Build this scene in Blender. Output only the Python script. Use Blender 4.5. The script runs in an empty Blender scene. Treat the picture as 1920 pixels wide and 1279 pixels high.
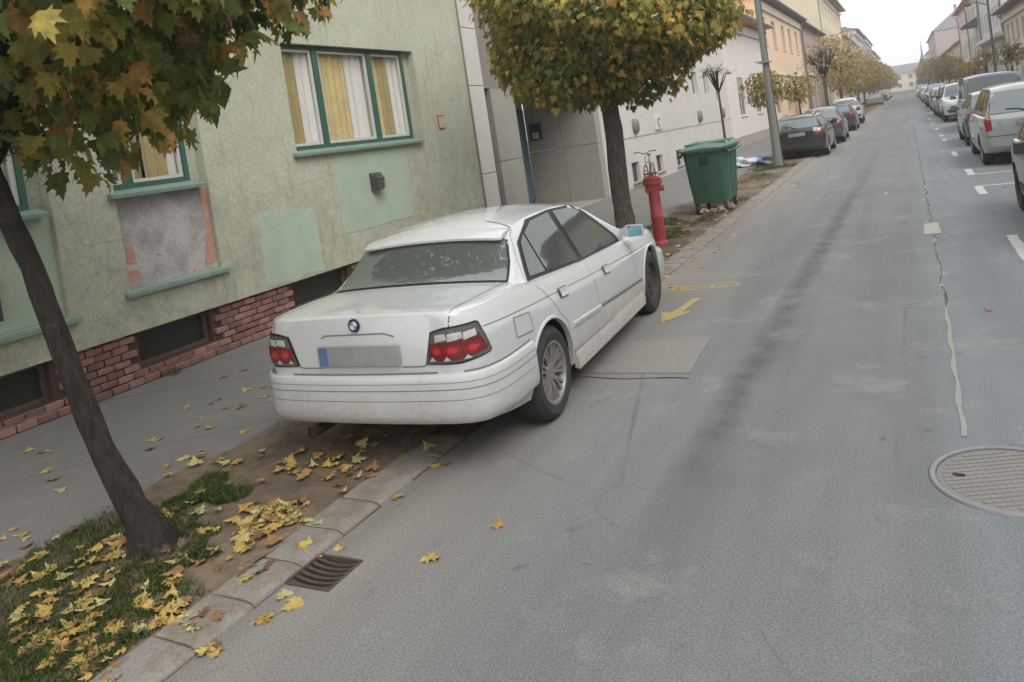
import bpy, bmesh, math, random
import numpy as np
from mathutils import Vector, Matrix
from mathutils.bvhtree import BVHTree
from mathutils.geometry import delaunay_2d_cdt

random.seed(7); RNG = np.random.default_rng(7)
PI = math.pi
SC = bpy.context.scene
COL = SC.collection

# ------------------------------------------------------------------ camera
F_PX, CX, CY = 1409.1, 1010.9, 319.7          # focal length and principal point in px of the 1920 x 1279 photograph
YAW, PITCH, ROLL, CAM_H = 0.46251, 0.04165, -0.14522, 1.8971
_fw = Vector((-math.sin(YAW)*math.cos(PITCH), math.cos(YAW)*math.cos(PITCH), -math.sin(PITCH)))
_r0 = Vector((math.cos(YAW), math.sin(YAW), 0)); _u0 = _r0.cross(_fw)
_rt = math.cos(ROLL)*_r0 + math.sin(ROLL)*_u0
_up = -math.sin(ROLL)*_r0 + math.cos(ROLL)*_u0
cd = bpy.data.cameras.new('camera'); cam = bpy.data.objects.new('camera', cd); COL.objects.link(cam)
cam.matrix_world = Matrix(((_rt.x, _up.x, -_fw.x, 0), (_rt.y, _up.y, -_fw.y, 0), (_rt.z, _up.z, -_fw.z, CAM_H), (0, 0, 0, 1)))
cd.sensor_width = 36; cd.lens = F_PX/1920*36
cd.shift_x = (960-CX)/1920; cd.shift_y = (CY-639.5)/1920
cd.clip_start = 0.05; cd.clip_end = 3000
SC.camera = cam
CAMP = np.array([0, 0, CAM_H])
def project(P):
    d = np.atleast_2d(P)-CAMP
    z = d@np.array(_fw); x = d@np.array(_rt)/z; y = -(d@np.array(_up))/z
    return CX+F_PX*x, CY+F_PX*y, z

# ------------------------------------------------------------------ world, sun, exposure
SUN_EL, SUN_AZ = math.radians(48), math.radians(125)      # azimuth from +Y (street direction) clockwise
w = bpy.data.worlds.new('World'); SC.world = w; w.use_nodes = True
nt = w.node_tree; nt.nodes.clear()
out = nt.nodes.new('ShaderNodeOutputWorld'); bg = nt.nodes.new('ShaderNodeBackground')
sky = nt.nodes.new('ShaderNodeTexSky'); sky.sky_type = 'NISHITA'; sky.sun_disc = False
sky.sun_elevation = SUN_EL; sky.sun_rotation = SUN_AZ; sky.dust_density = 6; sky.air_density = 1.4
mix = nt.nodes.new('ShaderNodeMix'); mix.data_type = 'RGBA'; mix.inputs[0].default_value = 0.86
mix.inputs[7].default_value = (9.0, 9.2, 9.3, 1)          # even overcast cloud layer over the clear-sky model
nt.links.new(sky.outputs[0], mix.inputs[6]); nt.links.new(mix.outputs[2], bg.inputs[0])
bg.inputs[1].default_value = 0.10
nt.links.new(bg.outputs[0], out.inputs[0])
sd = bpy.data.lights.new('sun', 'SUN'); sun = bpy.data.objects.new('sun', sd); COL.objects.link(sun)
sd.energy = 1.0; sd.angle = math.radians(35); sd.color = (1, 0.985, 0.96)
sdir = Vector((math.sin(SUN_AZ)*math.cos(SUN_EL), math.cos(SUN_AZ)*math.cos(SUN_EL), math.sin(SUN_EL)))
sun.rotation_euler = sdir.to_track_quat('Z', 'Y').to_euler(); sun.location = (0, 0, 40)
SC.view_settings.view_transform = 'Standard'; SC.view_settings.look = 'None'
SC.view_settings.exposure = 0.62; SC.view_settings.gamma = 1; SC.view_settings.use_curve_mapping = False
SC.render.engine = 'CYCLES'
SC.cycles.max_bounces = 4; SC.cycles.diffuse_bounces = 2; SC.cycles.glossy_bounces = 2; SC.cycles.transparent_max_bounces = 8
SC.cycles.volume_bounces = 1

# ------------------------------------------------------------------ helpers: materials
def lin(r, g, b):
    f = lambda c: (c/255/12.92 if c/255 <= .04045 else ((c/255+.055)/1.055)**2.4)
    return (f(r), f(g), f(b))
class NT:
    def __init__(s, name):
        s.m = bpy.data.materials.new(name); s.m.use_nodes = True
        s.t = s.m.node_tree; s.t.nodes.clear()
        s.out = s.n('ShaderNodeOutputMaterial'); s.b = s.n('ShaderNodeBsdfPrincipled')
        s.l(s.b.outputs[0], s.out.inputs[0])
    def n(s, k, **kw):
        x = s.t.nodes.new(k)
        for a, v in kw.items(): setattr(x, a, v)
        return x
    def l(s, a, b): s.t.links.new(a, b)
    def pos(s): return s.n('ShaderNodeNewGeometry').outputs['Position']
    def obj(s): return s.n('ShaderNodeTexCoord').outputs['Object']
    def noise(s, vec, scale, detail=4, rough=.6, dist=0):
        x = s.n('ShaderNodeTexNoise'); x.inputs['Scale'].default_value = scale; x.inputs['Detail'].default_value = detail
        x.inputs['Roughness'].default_value = rough; x.inputs['Distortion'].default_value = dist
        if vec is not None: s.l(vec, x.inputs['Vector'])
        return x.outputs[0]
    def ramp(s, fac, stops, interp='LINEAR'):
        x = s.n('ShaderNodeValToRGB'); s.l(fac, x.inputs[0]); cr = x.color_ramp; cr.interpolation = interp
        while len(cr.elements) < len(stops): cr.elements.new(.5)
        for e, (p, c) in zip(cr.elements, stops):
            e.position = p; e.color = (c, c, c, 1) if isinstance(c, (int, float)) else (*c[:3], 1)
        return x.outputs[0]
    def math(s, op, a, b=None, c=None, clamp=False):
        x = s.n('ShaderNodeMath', operation=op, use_clamp=clamp)
        for i, v in enumerate((a, b, c)):
            if v is None: continue
            if isinstance(v, (int, float)): x.inputs[i].default_value = v
            else: s.l(v, x.inputs[i])
        return x.outputs[0]
    def mix(s, fac, a, b, blend='MIX'):
        x = s.n('ShaderNodeMix', data_type='RGBA', blend_type=blend)
        for i, v in ((0, fac), (6, a), (7, b)):
            if isinstance(v, (int, float)): x.inputs[i].default_value = v if i == 0 else (v, v, v, 1)
            elif isinstance(v, tuple): x.inputs[i].default_value = (*v[:3], 1)
            else: s.l(v, x.inputs[i])
        return x.outputs[2]
    def sep(s, vec):
        x = s.n('ShaderNodeSeparateXYZ'); s.l(vec, x.inputs[0]); return x.outputs
    def col(s, c):
        if isinstance(c, tuple): s.b.inputs['Base Color'].default_value = (*c[:3], 1)
        else: s.l(c, s.b.inputs['Base Color'])
    def rough(s, r):
        if isinstance(r, (int, float)): s.b.inputs['Roughness'].default_value = r
        else: s.l(r, s.b.inputs['Roughness'])
    def bump(s, h, strength=.3, dist=.01):
        x = s.n('ShaderNodeBump'); x.inputs['Strength'].default_value = strength; x.inputs['Distance'].default_value = dist
        s.l(h, x.inputs['Height']); s.l(x.outputs[0], s.b.inputs['Normal'])
    def set(s, **kw):
        for k, v in kw.items(): s.b.inputs[k.replace('_', ' ')].default_value = v
        return s
MC = {}
def pm(name, c, rough=.8, var=.18, scale=5, bump=0, bscale=60, metal=0, spec=.5, world=True, c2=None, coat=0, dirt=0):
    """plain procedural material: base colour broken up by noise, optional second colour and relief"""
    if name in MC: return MC[name]
    k = NT(name); v = k.pos() if world else k.obj()
    n1 = k.noise(v, scale, 6, .65); n2 = k.noise(v, scale*9, 3, .6)
    f = k.math('ADD', k.math('MULTIPLY', n1, .65), k.math('MULTIPLY', n2, .35))
    lo = tuple(x*(1-var) for x in c); hi = tuple(min(1, x*(1+var)) for x in (c2 or c))
    k.col(k.ramp(f, [(.33, lo), (.67, hi)])); k.rough(rough)
    k.set(Metallic=metal, Specular_IOR_Level=spec, Coat_Weight=coat)
    if coat: k.b.inputs['Coat Roughness'].default_value = .04
    if bump: k.bump(k.noise(v, bscale, 4, .6), bump)
    MC[name] = k.m; return k.m

# ------------------------------------------------------------------ helpers: meshes
class MB:
    def __init__(s): s.v = []; s.f = []; s.m = []; s.cur = 0
    def quad(s, *p):
        i = len(s.v); s.v += [tuple(q) for q in p]; s.f.append(tuple(range(i, i+len(p)))); s.m.append(s.cur); return s
    def box(s, x0, x1, y0, y1, z0, z1, bev=0):
        if bev:
            b = min(bev, (x1-x0)*.45, (y1-y0)*.45, (z1-z0)*.45)
            def ring(z, i): return [(x0+i, y0+b, z), (x0+b, y0+i, z), (x1-b, y0+i, z), (x1-i, y0+b, z), (x1-i, y1-b, z), (x1-b, y1-i, z), (x0+b, y1-i, z), (x0+i, y1-b, z)]
            return s.loft([ring(z0, b), ring(z0+b, 0), ring(z1-b, 0), ring(z1, b)])
        i = len(s.v)
        s.v += [(x0, y0, z0), (x1, y0, z0), (x1, y1, z0), (x0, y1, z0), (x0, y0, z1), (x1, y0, z1), (x1, y1, z1), (x0, y1, z1)]
        for q in ((3, 2, 1, 0), (4, 5, 6, 7), (0, 1, 5, 4), (1, 2, 6, 5), (2, 3, 7, 6), (3, 0, 4, 7)):
            s.f.append(tuple(i+a for a in q)); s.m.append(s.cur)
        return s
    def loft(s, rings, cap=True, closed=True):
        i = len(s.v); n = len(rings[0])
        for r in rings: s.v += [tuple(p) for p in r]
        for a in range(len(rings)-1):
            for b in range(n if closed else n-1):
                c = (b+1) % n
                s.f.append((i+a*n+b, i+a*n+c, i+(a+1)*n+c, i+(a+1)*n+b)); s.m.append(s.cur)
        if cap:
            s.f.append(tuple(i+b for b in range(n))[::-1]); s.m.append(s.cur)
            s.f.append(tuple(i+(len(rings)-1)*n+b for b in range(n))); s.m.append(s.cur)
        return s
    def prism(s, poly, axis, a0, a1):
        """extrude a 2-D polygon along axis ('x','y','z')"""
        def P(p, a): return {'x': (a, p[0], p[1]), 'y': (p[0], a, p[1]), 'z': (p[0], p[1], a)}[axis]
        return s.loft([[P(p, a0) for p in poly], [P(p, a1) for p in poly]])
    def tube(s, pts, r, n=8, cap=True):
        pts = [Vector(p) for p in pts]; rs = r if isinstance(r, (list, tuple)) else [r]*len(pts)
        rings = []; ref = None
        for i, p in enumerate(pts):
            d = (pts[min(i+1, len(pts)-1)]-pts[max(i-1, 0)])
            if d.length < 1e-9: d = Vector((0, 0, 1))
            d.normalize()
            if ref is None: ref = Vector((1, 0, 0)) if abs(d.x) < .9 else Vector((0, 1, 0))
            a = (ref-d*ref.dot(d)).normalized(); b = d.cross(a); ref = a
            rings.append([p+rs[i]*(math.cos(2*PI*k/n)*a+math.sin(2*PI*k/n)*b) for k in range(n)])
        return s.loft(rings, cap)
    def lathe(s, prof, n=24, axis='z', c=(0, 0, 0), cap=True):
        rings = []
        for r, h in prof:
            ring = []
            for k in range(n):
                t = 2*PI*k/n; a, b = r*math.cos(t), r*math.sin(t)
                q = {'z': (a, b, h), 'x': (h, a, b), 'y': (b, h, a)}[axis]
                ring.append((q[0]+c[0], q[1]+c[1], q[2]+c[2]))
            rings.append(ring)
        return s.loft(rings, cap)
    def mesh(s, name):
        me = bpy.data.meshes.new(name); me.from_pydata(s.v, [], s.f)
        if any(s.m): me.polygons.foreach_set('material_index', s.m)
        me.update(); return me
    def build(s, name, mats, parent=None, smooth=None, loc=None):
        me = s.mesh(name)
        return link(name, me, mats, parent, smooth, loc)
def link(name, me, mats, parent=None, smooth=None, loc=None):
    if not isinstance(mats, (list, tuple)): mats = [mats]
    for m in mats:
        if me.materials.get(m.name) is None: me.materials.append(m)
    if smooth is not None:
        me.polygons.foreach_set('use_smooth', [True]*len(me.polygons))
        if smooth < 180: me.set_sharp_from_angle(angle=math.radians(smooth))
    o = bpy.data.objects.new(name, me); COL.objects.link(o)
    if parent: o.parent = parent
    if loc is not None: o.location = loc
    return o
def tag(o, label=None, cat=None, group=None, kind=None):
    if label: o['label'] = label
    if cat: o['category'] = cat
    if group: o['group'] = group
    if kind: o['kind'] = kind
    return o
def thing(name, label, cat, loc=(0, 0, 0), rz=0, group=None):
    o = bpy.data.objects.new(name, None); COL.objects.link(o); o.location = loc; o.rotation_euler = (0, 0, rz)
    o.empty_display_size = .2
    return tag(o, label, cat, group)
def copy_tree(o, parent=None):
    c = o.copy(); COL.objects.link(c); c.parent = parent
    for ch in list(o.children): copy_tree(ch, c)
    return c
def struct(name, mb, mats, smooth=None):
    return tag(mb.build(name, mats, smooth=smooth), kind='structure')
def np_mesh(name, V, Fc, cols=None):
    me = bpy.data.meshes.new(name)
    V = np.asarray(V, np.float32).reshape(-1, 3); Fc = np.asarray(Fc, np.int32); k = Fc.shape[1]
    me.vertices.add(len(V)); me.vertices.foreach_set('co', V.ravel())
    me.loops.add(Fc.size); me.loops.foreach_set('vertex_index', Fc.ravel())
    me.polygons.add(len(Fc)); me.polygons.foreach_set('loop_start', np.arange(0, Fc.size, k, dtype=np.int32))
    me.update(calc_edges=True)
    if cols is not None:
        a = me.attributes.new('tint', 'FLOAT_COLOR', 'POINT')
        a.data.foreach_set('color', np.concatenate([cols, np.ones((len(cols), 1))], 1).astype(np.float32).ravel())
    return me
def pchip(pts):
    xs = np.array([p[0] for p in pts], float); ys = np.array([p[1] for p in pts], float)
    h = np.diff(xs); d = np.diff(ys)/h; m = np.zeros_like(xs)
    m[0], m[-1] = d[0], d[-1]
    for i in range(1, len(xs)-1):
        if d[i-1]*d[i] > 0:
            w1, w2 = 2*h[i]+h[i-1], h[i]+2*h[i-1]; m[i] = (w1+w2)/(w1/d[i-1]+w2/d[i])
    def f(x):
        x = min(max(x, xs[0]), xs[-1]); i = min(max(int(np.searchsorted(xs, x)-1), 0), len(h)-1)
        t = (x-xs[i])/h[i]
        return float((1+2*t)*(1-t)**2*ys[i]+t*(1-t)**2*h[i]*m[i]+t*t*(3-2*t)*ys[i+1]+t*t*(t-1)*h[i]*m[i+1])
    return f

# ------------------------------------------------------------------ ground materials
def road_material():
    k = NT('road_asphalt'); P = k.pos(); x, y, z = k.sep(P)
    big = k.noise(P, .55, 4, .6); mid = k.noise(P, 4, 4, .65); fine = k.noise(P, 105, 3, .8); spk = k.noise(P, 170, 2, .5); tyre = k.noise(k.mix(1, P, (1.6, .12, 1.), 'MULTIPLY'), 1.5, 4, .6)
    left = k.mix(big, lin(109, 111, 112), lin(134, 136, 137)); right = k.mix(big, lin(118, 122, 125), lin(135, 139, 142))
    side = k.math('MULTIPLY_ADD', k.math('ADD', x, k.math('MULTIPLY', mid, .25)), 4.0, .1, clamp=True)
    c = k.mix(side, left, right)
    # dust swept to the kerb
    kd = k.ramp(k.math('MULTIPLY_ADD', k.math('ADD', x, k.math('MULTIPLY', big, 1.1)), -1.0, -1.05), [(0, 0.), (1, 1.)])
    c = k.mix(k.math('MULTIPLY', kd, .65), c, lin(146, 140, 131))
    c = k.mix(1, c, k.ramp(tyre, [(.3, .86), (.5, 1.), (.7, 1.1)]), 'MULTIPLY')
    # long oily streak in the lane
    xc = k.math('SUBTRACT', x, k.math('MULTIPLY_ADD', y, .013, -1.31))
    wob = k.math('ADD', xc, k.math('MULTIPLY', k.math('SUBTRACT', k.noise(P, 2.2, 4), .5), .16))
    st = k.ramp(k.math('ABSOLUTE', wob), [(0, 1.), (.05, .8), (.16, 0.)])
    ylim = k.math('MULTIPLY', k.ramp(k.math('MULTIPLY', y, .01), [(.028, 0.), (.045, 1.), (.13, .9), (.30, 0.)]), k.ramp(mid, [(.3, .35), (.62, 1.)]))
    c = k.mix(k.math('MULTIPLY', k.math('MULTIPLY', st, ylim), .62), c, lin(62, 61, 62))
    # pale scuffs, dark spots, aggregate
    sc = k.ramp(k.noise(P, 1.3, 6, .75), [(.55, 0.), (.70, 1.)]); c = k.mix(k.math('MULTIPLY', sc, .42), c, lin(168, 164, 154))
    ds = k.ramp(k.noise(P, 7, 3, .5), [(.70, 0.), (.74, 1.)]); c = k.mix(k.math('MULTIPLY', ds, .4), c, lin(75, 72, 70))
    ag = k.ramp(fine, [(.34, .64), (.5, 1.), (.66, 1.32)]); c = k.mix(1, c, ag, 'MULTIPLY')
    sp = k.ramp(spk, [(.62, 0.), (.70, 1.)]); c = k.mix(k.math('MULTIPLY', sp, .45), c, lin(200, 198, 192))
    vo = k.n('ShaderNodeTexVoronoi', feature='DISTANCE_TO_EDGE'); vo.inputs['Scale'].default_value = .42
    k.l(k.mix(.35, P, k.n('ShaderNodeTexNoise').outputs[1], 'ADD'), vo.inputs['Vector'])
    hair = k.math('MULTIPLY', k.ramp(vo.outputs[0], [(0, 1.), (.006, 0.)]), k.ramp(big, [(.45, 0.), (.6, 1.)]))
    c = k.mix(k.math('MULTIPLY', hair, .45), c, lin(70, 68, 66))
    oil = k.ramp(k.noise(P, 2.7, 3, .55, .6), [(.66, 0.), (.74, 1.)]); c = k.mix(k.math('MULTIPLY', oil, .28), c, lin(84, 83, 82))
    k.col(c); k.rough(.88); k.set(Specular_IOR_Level=.35)
    k.bump(k.math('ADD', fine, k.math('MULTIPLY', mid, .4)), .8, .009)
    return k.m
def pavement_material():
    k = NT('pavement_asphalt'); P = k.pos()
    big = k.noise(P, .8, 6, .65); mid = k.noise(P, 6, 5, .7); fine = k.noise(P, 120, 3, .6)
    c = k.mix(big, lin(106, 103, 101), lin(136, 133, 130))
    c = k.mix(k.math('MULTIPLY', k.ramp(mid, [(.55, 0.), (.75, 1.)]), .35), c, lin(155, 148, 138))
    c = k.mix(1, c, k.ramp(fine, [(.3, .75), (.5, 1.), (.72, 1.22)]), 'MULTIPLY')
    cr = k.n('ShaderNodeTexVoronoi', feature='DISTANCE_TO_EDGE'); cr.inputs['Scale'].default_value = .55
    k.l(k.mix(.12, P, k.n('ShaderNodeTexNoise').outputs[1], 'ADD'), cr.inputs['Vector'])
    c = k.mix(k.math('MULTIPLY', k.ramp(cr.outputs[0], [(0, 1.), (.008, 0.)]), .5), c, lin(70, 66, 62))
    k.col(c); k.rough(.9); k.bump(k.math('ADD', fine, mid), .4, .006); return k.m
def dirt_material():
    k = NT('verge_dirt'); P = k.pos()
    big = k.noise(P, 1.3, 5, .6); mid = k.noise(P, 14, 5, .7); fine = k.noise(P, 70, 4, .7)
    c = k.mix(k.ramp(big, [(.35, 0.), (.65, 1.)]), lin(86, 72, 58), lin(132, 116, 98))
    c = k.mix(1, c, k.ramp(mid, [(.3, .65), (.7, 1.3)]), 'MULTIPLY')
    c = k.mix(k.math('MULTIPLY', k.ramp(fine, [(.64, 0.), (.7, 1.)]), .6), c, lin(176, 166, 150))
    k.col(c); k.rough(.95); k.bump(k.math('ADD', fine, k.math('MULTIPLY', mid, 2)), .8, .012); return k.m
M_ROAD = road_material(); M_PAVE = pavement_material(); M_DIRT = dirt_material()
def kerb_material():
    k = NT('kerb_concrete'); P = k.pos(); a = k.noise(P, 3, 5, .65); f = k.noise(P, 70, 4, .75); d = k.noise(P, 5.5, 5, .7)
    c = k.mix(a, lin(124, 119, 112), lin(158, 153, 145)); c = k.mix(k.math('MULTIPLY', k.ramp(d, [(.46, 0.), (.62, 1.)]), .7), c, lin(122, 109, 94)); c = k.mix(1, c, k.ramp(f, [(.32, .72), (.5, 1.), (.68, 1.2)]), 'MULTIPLY')
    k.col(c); k.rough(.93); k.bump(k.math('ADD', f, a), .7, .008); return k.m
M_KERB = kerb_material()
M_EARTH = pm('base_earth', lin(105, 100, 92), .95, .1, 1)
M_PATCH = pm('patch_asphalt', lin(134, 131, 125), .9, .2, 30, .6, 90)
M_WHITEPAINT = pm('worn_white_paint', lin(190, 190, 186), .8, .16, 14, .2, 120)
M_YELPAINT = pm('worn_yellow_paint', lin(150, 136, 100), .85, .2, 20, .2, 120, c2=lin(182, 162, 108))
M_DARKGAP = pm('dark_gap', lin(38, 35, 32), .9, .2, 8)
M_IRON = pm('cast_iron', lin(92, 80, 74), .65, .3, 22, .4, 90, metal=.35)
M_STEELRING = pm('worn_steel', lin(138, 137, 136), .5, .12, 16, .2, 90, metal=.4)

# ------------------------------------------------------------------ ground sheets
def sheet(name, rects, z, m, holes=()):
    mb = MB()
    for (x0, x1, y0, y1) in rects: mb.quad((x0, y0, z), (x1, y0, z), (x1, y1, z), (x0, y1, z))
    return struct(name, mb, m)
sheet('ground', [(-700, 700, -200, 1500)], -.06, M_EARTH)
GX0, GX1, GY0, GY1 = -2.86, -2.586, 2.44, 2.69                 # opening of the gutter grate
RX0, RX1 = -2.86, 3.12
sheet('road', [(RX0, RX1, -30, GY0), (GX1, RX1, GY0, GY1), (RX0, RX1, GY1, 700)], 0, M_ROAD)
sheet('cross_street', [(-200, RX0, 312, 326), (RX1, 200, 312, 326)], 0, M_ROAD)
ZP, ZK = .05, .030
mb = MB(); ys = np.arange(-6, 312.01, .25 if False else .35)
edge = [(-4.50-.10*math.sin(y*1.7)-.06*math.sin(y*4.1+1)-(.25 if y < 2.9 else .25*max(0, 1-(y-2.9)/1.2)), y) for y in ys]
for a, b in zip(edge[:-1], edge[1:]): mb.quad((-9.7, a[1], ZP), (a[0], a[1], ZP), (b[0], b[1], ZP), (-9.7, b[1], ZP))
for a, b in zip(edge[:-1], edge[1:]): mb.quad((a[0], a[1], ZP), (a[0]+.03, a[1], ZP-.05), (b[0]+.03, b[1], ZP-.05), (b[0], b[1], ZP))
struct('pavement', mb, M_PAVE)
# verge: uneven trodden soil between pavement and kerb
nx, ny = 22, 620; VX0, VX1, VY0, VY1 = -4.95, -3.10, -4, 58
gx = np.linspace(VX0, VX1, nx); gy = np.linspace(VY0, VY1, ny)
def verge_z(x, y):
    z = .030+.010*np.sin(x*5.1+y*1.3)*np.sin(y*2.3+x)+.006*np.sin(x*17+y*9)+.005*np.sin(y*21-x*8)
    return z+.012*np.exp(-((x+3.9)**2+(y-2.55)**2)/.15)
XX, YY = np.meshgrid(gx, gy); ZZ = verge_z(XX, YY)+RNG.normal(0, .0035, XX.shape)
V = np.stack([XX, YY, ZZ], -1).reshape(-1, 3); I = np.arange(nx*ny).reshape(ny, nx)
Fq = np.stack([I[:-1, :-1], I[:-1, 1:], I[1:, 1:], I[1:, :-1]], -1).reshape(-1, 4)
tag(link('verge', np_mesh('verge', V, Fq), M_DIRT, smooth=180), kind='structure')
sheet('verge_strip', [(-4.6, -3.12, 58, 312)], .03, M_DIRT)
# kerb: bedding with single stones
mb = MB(); mb.prism([(-3.135, -.03), (-3.135, .016), (-2.92, .012), (-2.852, .003), (-2.852, -.03)], 'y', -6, 312)
kerb = struct('kerb', mb, M_DIRT)
KP = [(-.14, .0), (-.14, .026), (-.135, ZK), (.07, ZK-.003), (.10, ZK-.008), (.132, .010), (.14, -.02)]
stones = []
for v in range(5):
    m_ = MB(); j = lambda s: random.uniform(-s, s)
    L = .292
    m_.loft([[(p[0]+j(.004), 0, p[1]+j(.002)) for p in KP], [(p[0], .012, p[1]+.003) for p in KP], [(p[0], L-.012, p[1]+.003+j(.002)) for p in KP], [(p[0]+j(.004), L, p[1]+j(.002)) for p in KP]])
    me = m_.mesh('kerb_stone'); me.materials.append(M_KERB); stones.append(me)
y = .45; n = 0
while n < 150:
    o = bpy.data.objects.new('kerb_stone', random.choice(stones)); COL.objects.link(o); o.parent = kerb
    o.location = (-2.99+random.uniform(-.006, .006), y, random.uniform(-.004, .003)-(.017*min(1, max(0, (y-3.2)/.7))*min(1, max(0, (9.6-y)/.7)))); o.rotation_euler = (0, random.uniform(-.02, .02), random.uniform(-.012, .012))
    y += .302; n += 1
mb = MB()
while y < 310: mb.prism([(p[0]-2.99, p[1]+.002) for p in KP], 'y', y, y+.96); y += .98
tag(mb.build('kerb_stones_far', M_KERB, kerb), kind='stuff')
# right-hand side
mb = MB(); mb.prism([(3.10, -.03), (3.11, .10), (3.25, .105), (3.25, -.03)], 'y', -30, 312); struct('kerb_right', mb, M_KERB)
sheet('pavement_right', [(3.25, 7.9, -30, 312)], .10, M_PAVE)

# ------------------------------------------------------------------ things in the road surface
def poly_sheet(name, pts, z, m, thick=.003):
    mb = MB(); mb.prism(pts, 'z', z-thick, z); return mb.build(name, m)
tag(poly_sheet('asphalt_patch', [(-2.80, 5.33), (-1.67, 5.36), (-1.70, 5.8), (-1.71, 6.29), (-2.80, 6.05)], .006, M_PATCH, .005), kind='structure')
def ribbon(pts, wd, z, jit=.3):
    mb = MB(); pr = None
    for i, (x, y) in enumerate(pts):
        a = pts[max(i-1, 0)]; b = pts[min(i+1, len(pts)-1)]; d = Vector((b[0]-a[0], b[1]-a[1])).normalized()
        ww = (wd(i) if callable(wd) else wd)*random.uniform(1-jit, 1+jit)/2
        q = ((x-d.y*ww, y+d.x*ww, z), (x+d.y*ww, y-d.x*ww, z))
        if pr: mb.quad(pr[0], pr[1], q[1], q[0])
        pr = q
    return mb
# centre joint of the two asphalt lanes: a pale sealed stretch, then an open crack
pts = [(.07+.006*math.sin(i*1.3)+.006*i*.2, 4.42+i*.13) for i in range(21)]
struct('joint_seal', ribbon(pts, .026, .0045, .5), pm('joint_filler', lin(146, 146, 143), .85, .15, 20))
pts = [(.105+.012*math.sin(i*.9)*math.sin(i*.23)+random.uniform(-.012, .012), 7.1+i*.16) for i in range(260)]
struct('joint_crack', ribbon(pts, lambda i: random.choice((.006, .010, .016, .024)), .004, .6), pm('crack_grit', lin(84, 82, 78), .95, .25, 20))
mb = MB()
for i in range(120):
    y = 8+i*.36+random.uniform(-.2, .2); x = .11+random.gauss(0, .025); a_ = random.uniform(.008, .03); b_ = random.uniform(.02, .11)
    mb.prism([(x+a_*random.uniform(.4, 1.3)*math.cos(t), y+b_*random.uniform(.4, 1.3)*math.sin(t)) for t in np.linspace(0, 2*PI, 9)[:-1]], 'z', .001, .0052)
tag(mb.build('crack_mortar', pm('crack_mortar', lin(160, 157, 150), .9, .15, 20)), 'pale crumbs of filler along the crack in the road', 'filler', kind='stuff')
poly_sheet('asphalt_patch', [(.0, 10.5), (.19, 10.52), (.18, 11.35), (.01, 11.3)], .0065, pm('pale_patch', lin(165, 162, 155), .9, .15, 20)).update_tag()
for o in bpy.data.objects:
    if o.name.startswith('asphalt_patch'): o['kind'] = 'structure'
# thin straight cut line across the lane below the patch
struct('asphalt_cut', ribbon([(-2.75+i*.1, 5.24+.02*math.sin(i*.8)) for i in range(12)], .014, .004, .5), M_DARKGAP)
# parking bay marks
def mark(x0, x1, y0, y1):
    mb = MB(); n = 6
    for i in range(n):
        a, b = y0+(y1-y0)*i/n, y0+(y1-y0)*(i+1)/n
        mb.quad((x0+random.uniform(-.01, .01), a, .005), (x1+random.uniform(-.01, .01), a, .005), (x1+random.uniform(-.01, .01), b, .005), (x0+random.uniform(-.01, .01), b, .005))
    return mb
for (x0, x1, y0, y1) in [(.84, .95, 8.7, 10.1), (.85, .97, 13.75, 14.85), (.97, 2.6, 14.74, 14.85), (.88, 1.0, 16.55, 17.7), (1.0, 2.6, 16.55, 16.66), (.85, .96, 20.9, 22.3), (.84, .96, 26.6, 27.4), (.97, 1.3, 26.7, 26.82),
                         (.84, .96, 28.9, 29.6), (.84, .96, 33, 34.2), (.84, .96, 38, 39.2), (.84, .96, 43.2, 44.4)]:
    struct('parking_line', mark(x0, x1, y0, y1), M_WHITEPAINT)
# spray-painted arrow and scribble by the white car
A, B = Vector((-2.19, 7.64)), Vector((-2.31, 6.75)); d = (B-A).normalized(); s_ = Vector((-d.y, d.x))
ar = [A+s_*.045, A+d*.52+s_*.05, A+d*.50+s_*.15, B, A+d*.55-s_*.17, A+d*.52-s_*.05, A-s_*.045]
o = poly_sheet('painted_arrow', [tuple(p) for p in ar], .005, M_YELPAINT)
tag(o, 'yellow spray-painted arrow on the road beside the white car', 'road marking')
mb = MB()
def loop(cx, cy, rx, ry, t0=0, t1=2*PI, n=18): return [(cx+rx*math.cos(t), cy+ry*math.sin(t), .006) for t in np.linspace(t0, t1, n)]
for L in (loop(-2.02, 8.22, .15, .12), loop(-2.30, 8.12, .16, .09, .3, 6.6), loop(-2.47, 8.10, .13, .10, 1, 6.2), [(-2.6, 8.02, .006), (-2.4, 8.2, .006), (-2.2, 8.1, .006), (-1.9, 8.3, .006)]):
    mb.tube(L, .012, 4)
o = mb.build('painted_scribble', M_YELPAINT); o.scale = (1, 1, .35); tag(o, 'looping yellow spray-paint scribble on the road near the front wheel', 'road marking')

# gutter grate: dished cast iron bars over a pit
g = thing('gutter_grate', 'rusty dished cast-iron drain grate in the gutter', 'drain grate', (-2.723, 2.565, 0)); g.scale = (.83, .83, .83)
mb = MB(); x0, x1, y0, y1 = -.165, .165, -.15, .15
for q in (((x0, y0), (x1, y0)), ((x1, y0), (x1, y1)), ((x1, y1), (x0, y1)), ((x0, y1), (x0, y0))):
    (a, b), (c, d_) = q; mb.quad((a, b, .001), (c, d_, .001), (c, d_, -.25), (a, b, -.25))
mb.quad((x0, y0, -.25), (x1, y0, -.25), (x1, y1, -.25), (x0, y1, -.25)); mb.build('pit', M_DARKGAP, g)
mb = MB()
mb.box(x0, x1, y0, y0+.016, -.03, .010, .003).box(x0, x1, y1-.016, y1, -.03, .010, .003)
mb.box(x0, x0+.016, y0+.017, y1-.017, -.03, .012, .003).box(x1-.016, x1, y0+.017, y1-.017, -.03, .008, .003); mb.build('frame', M_IRON, g)
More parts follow.
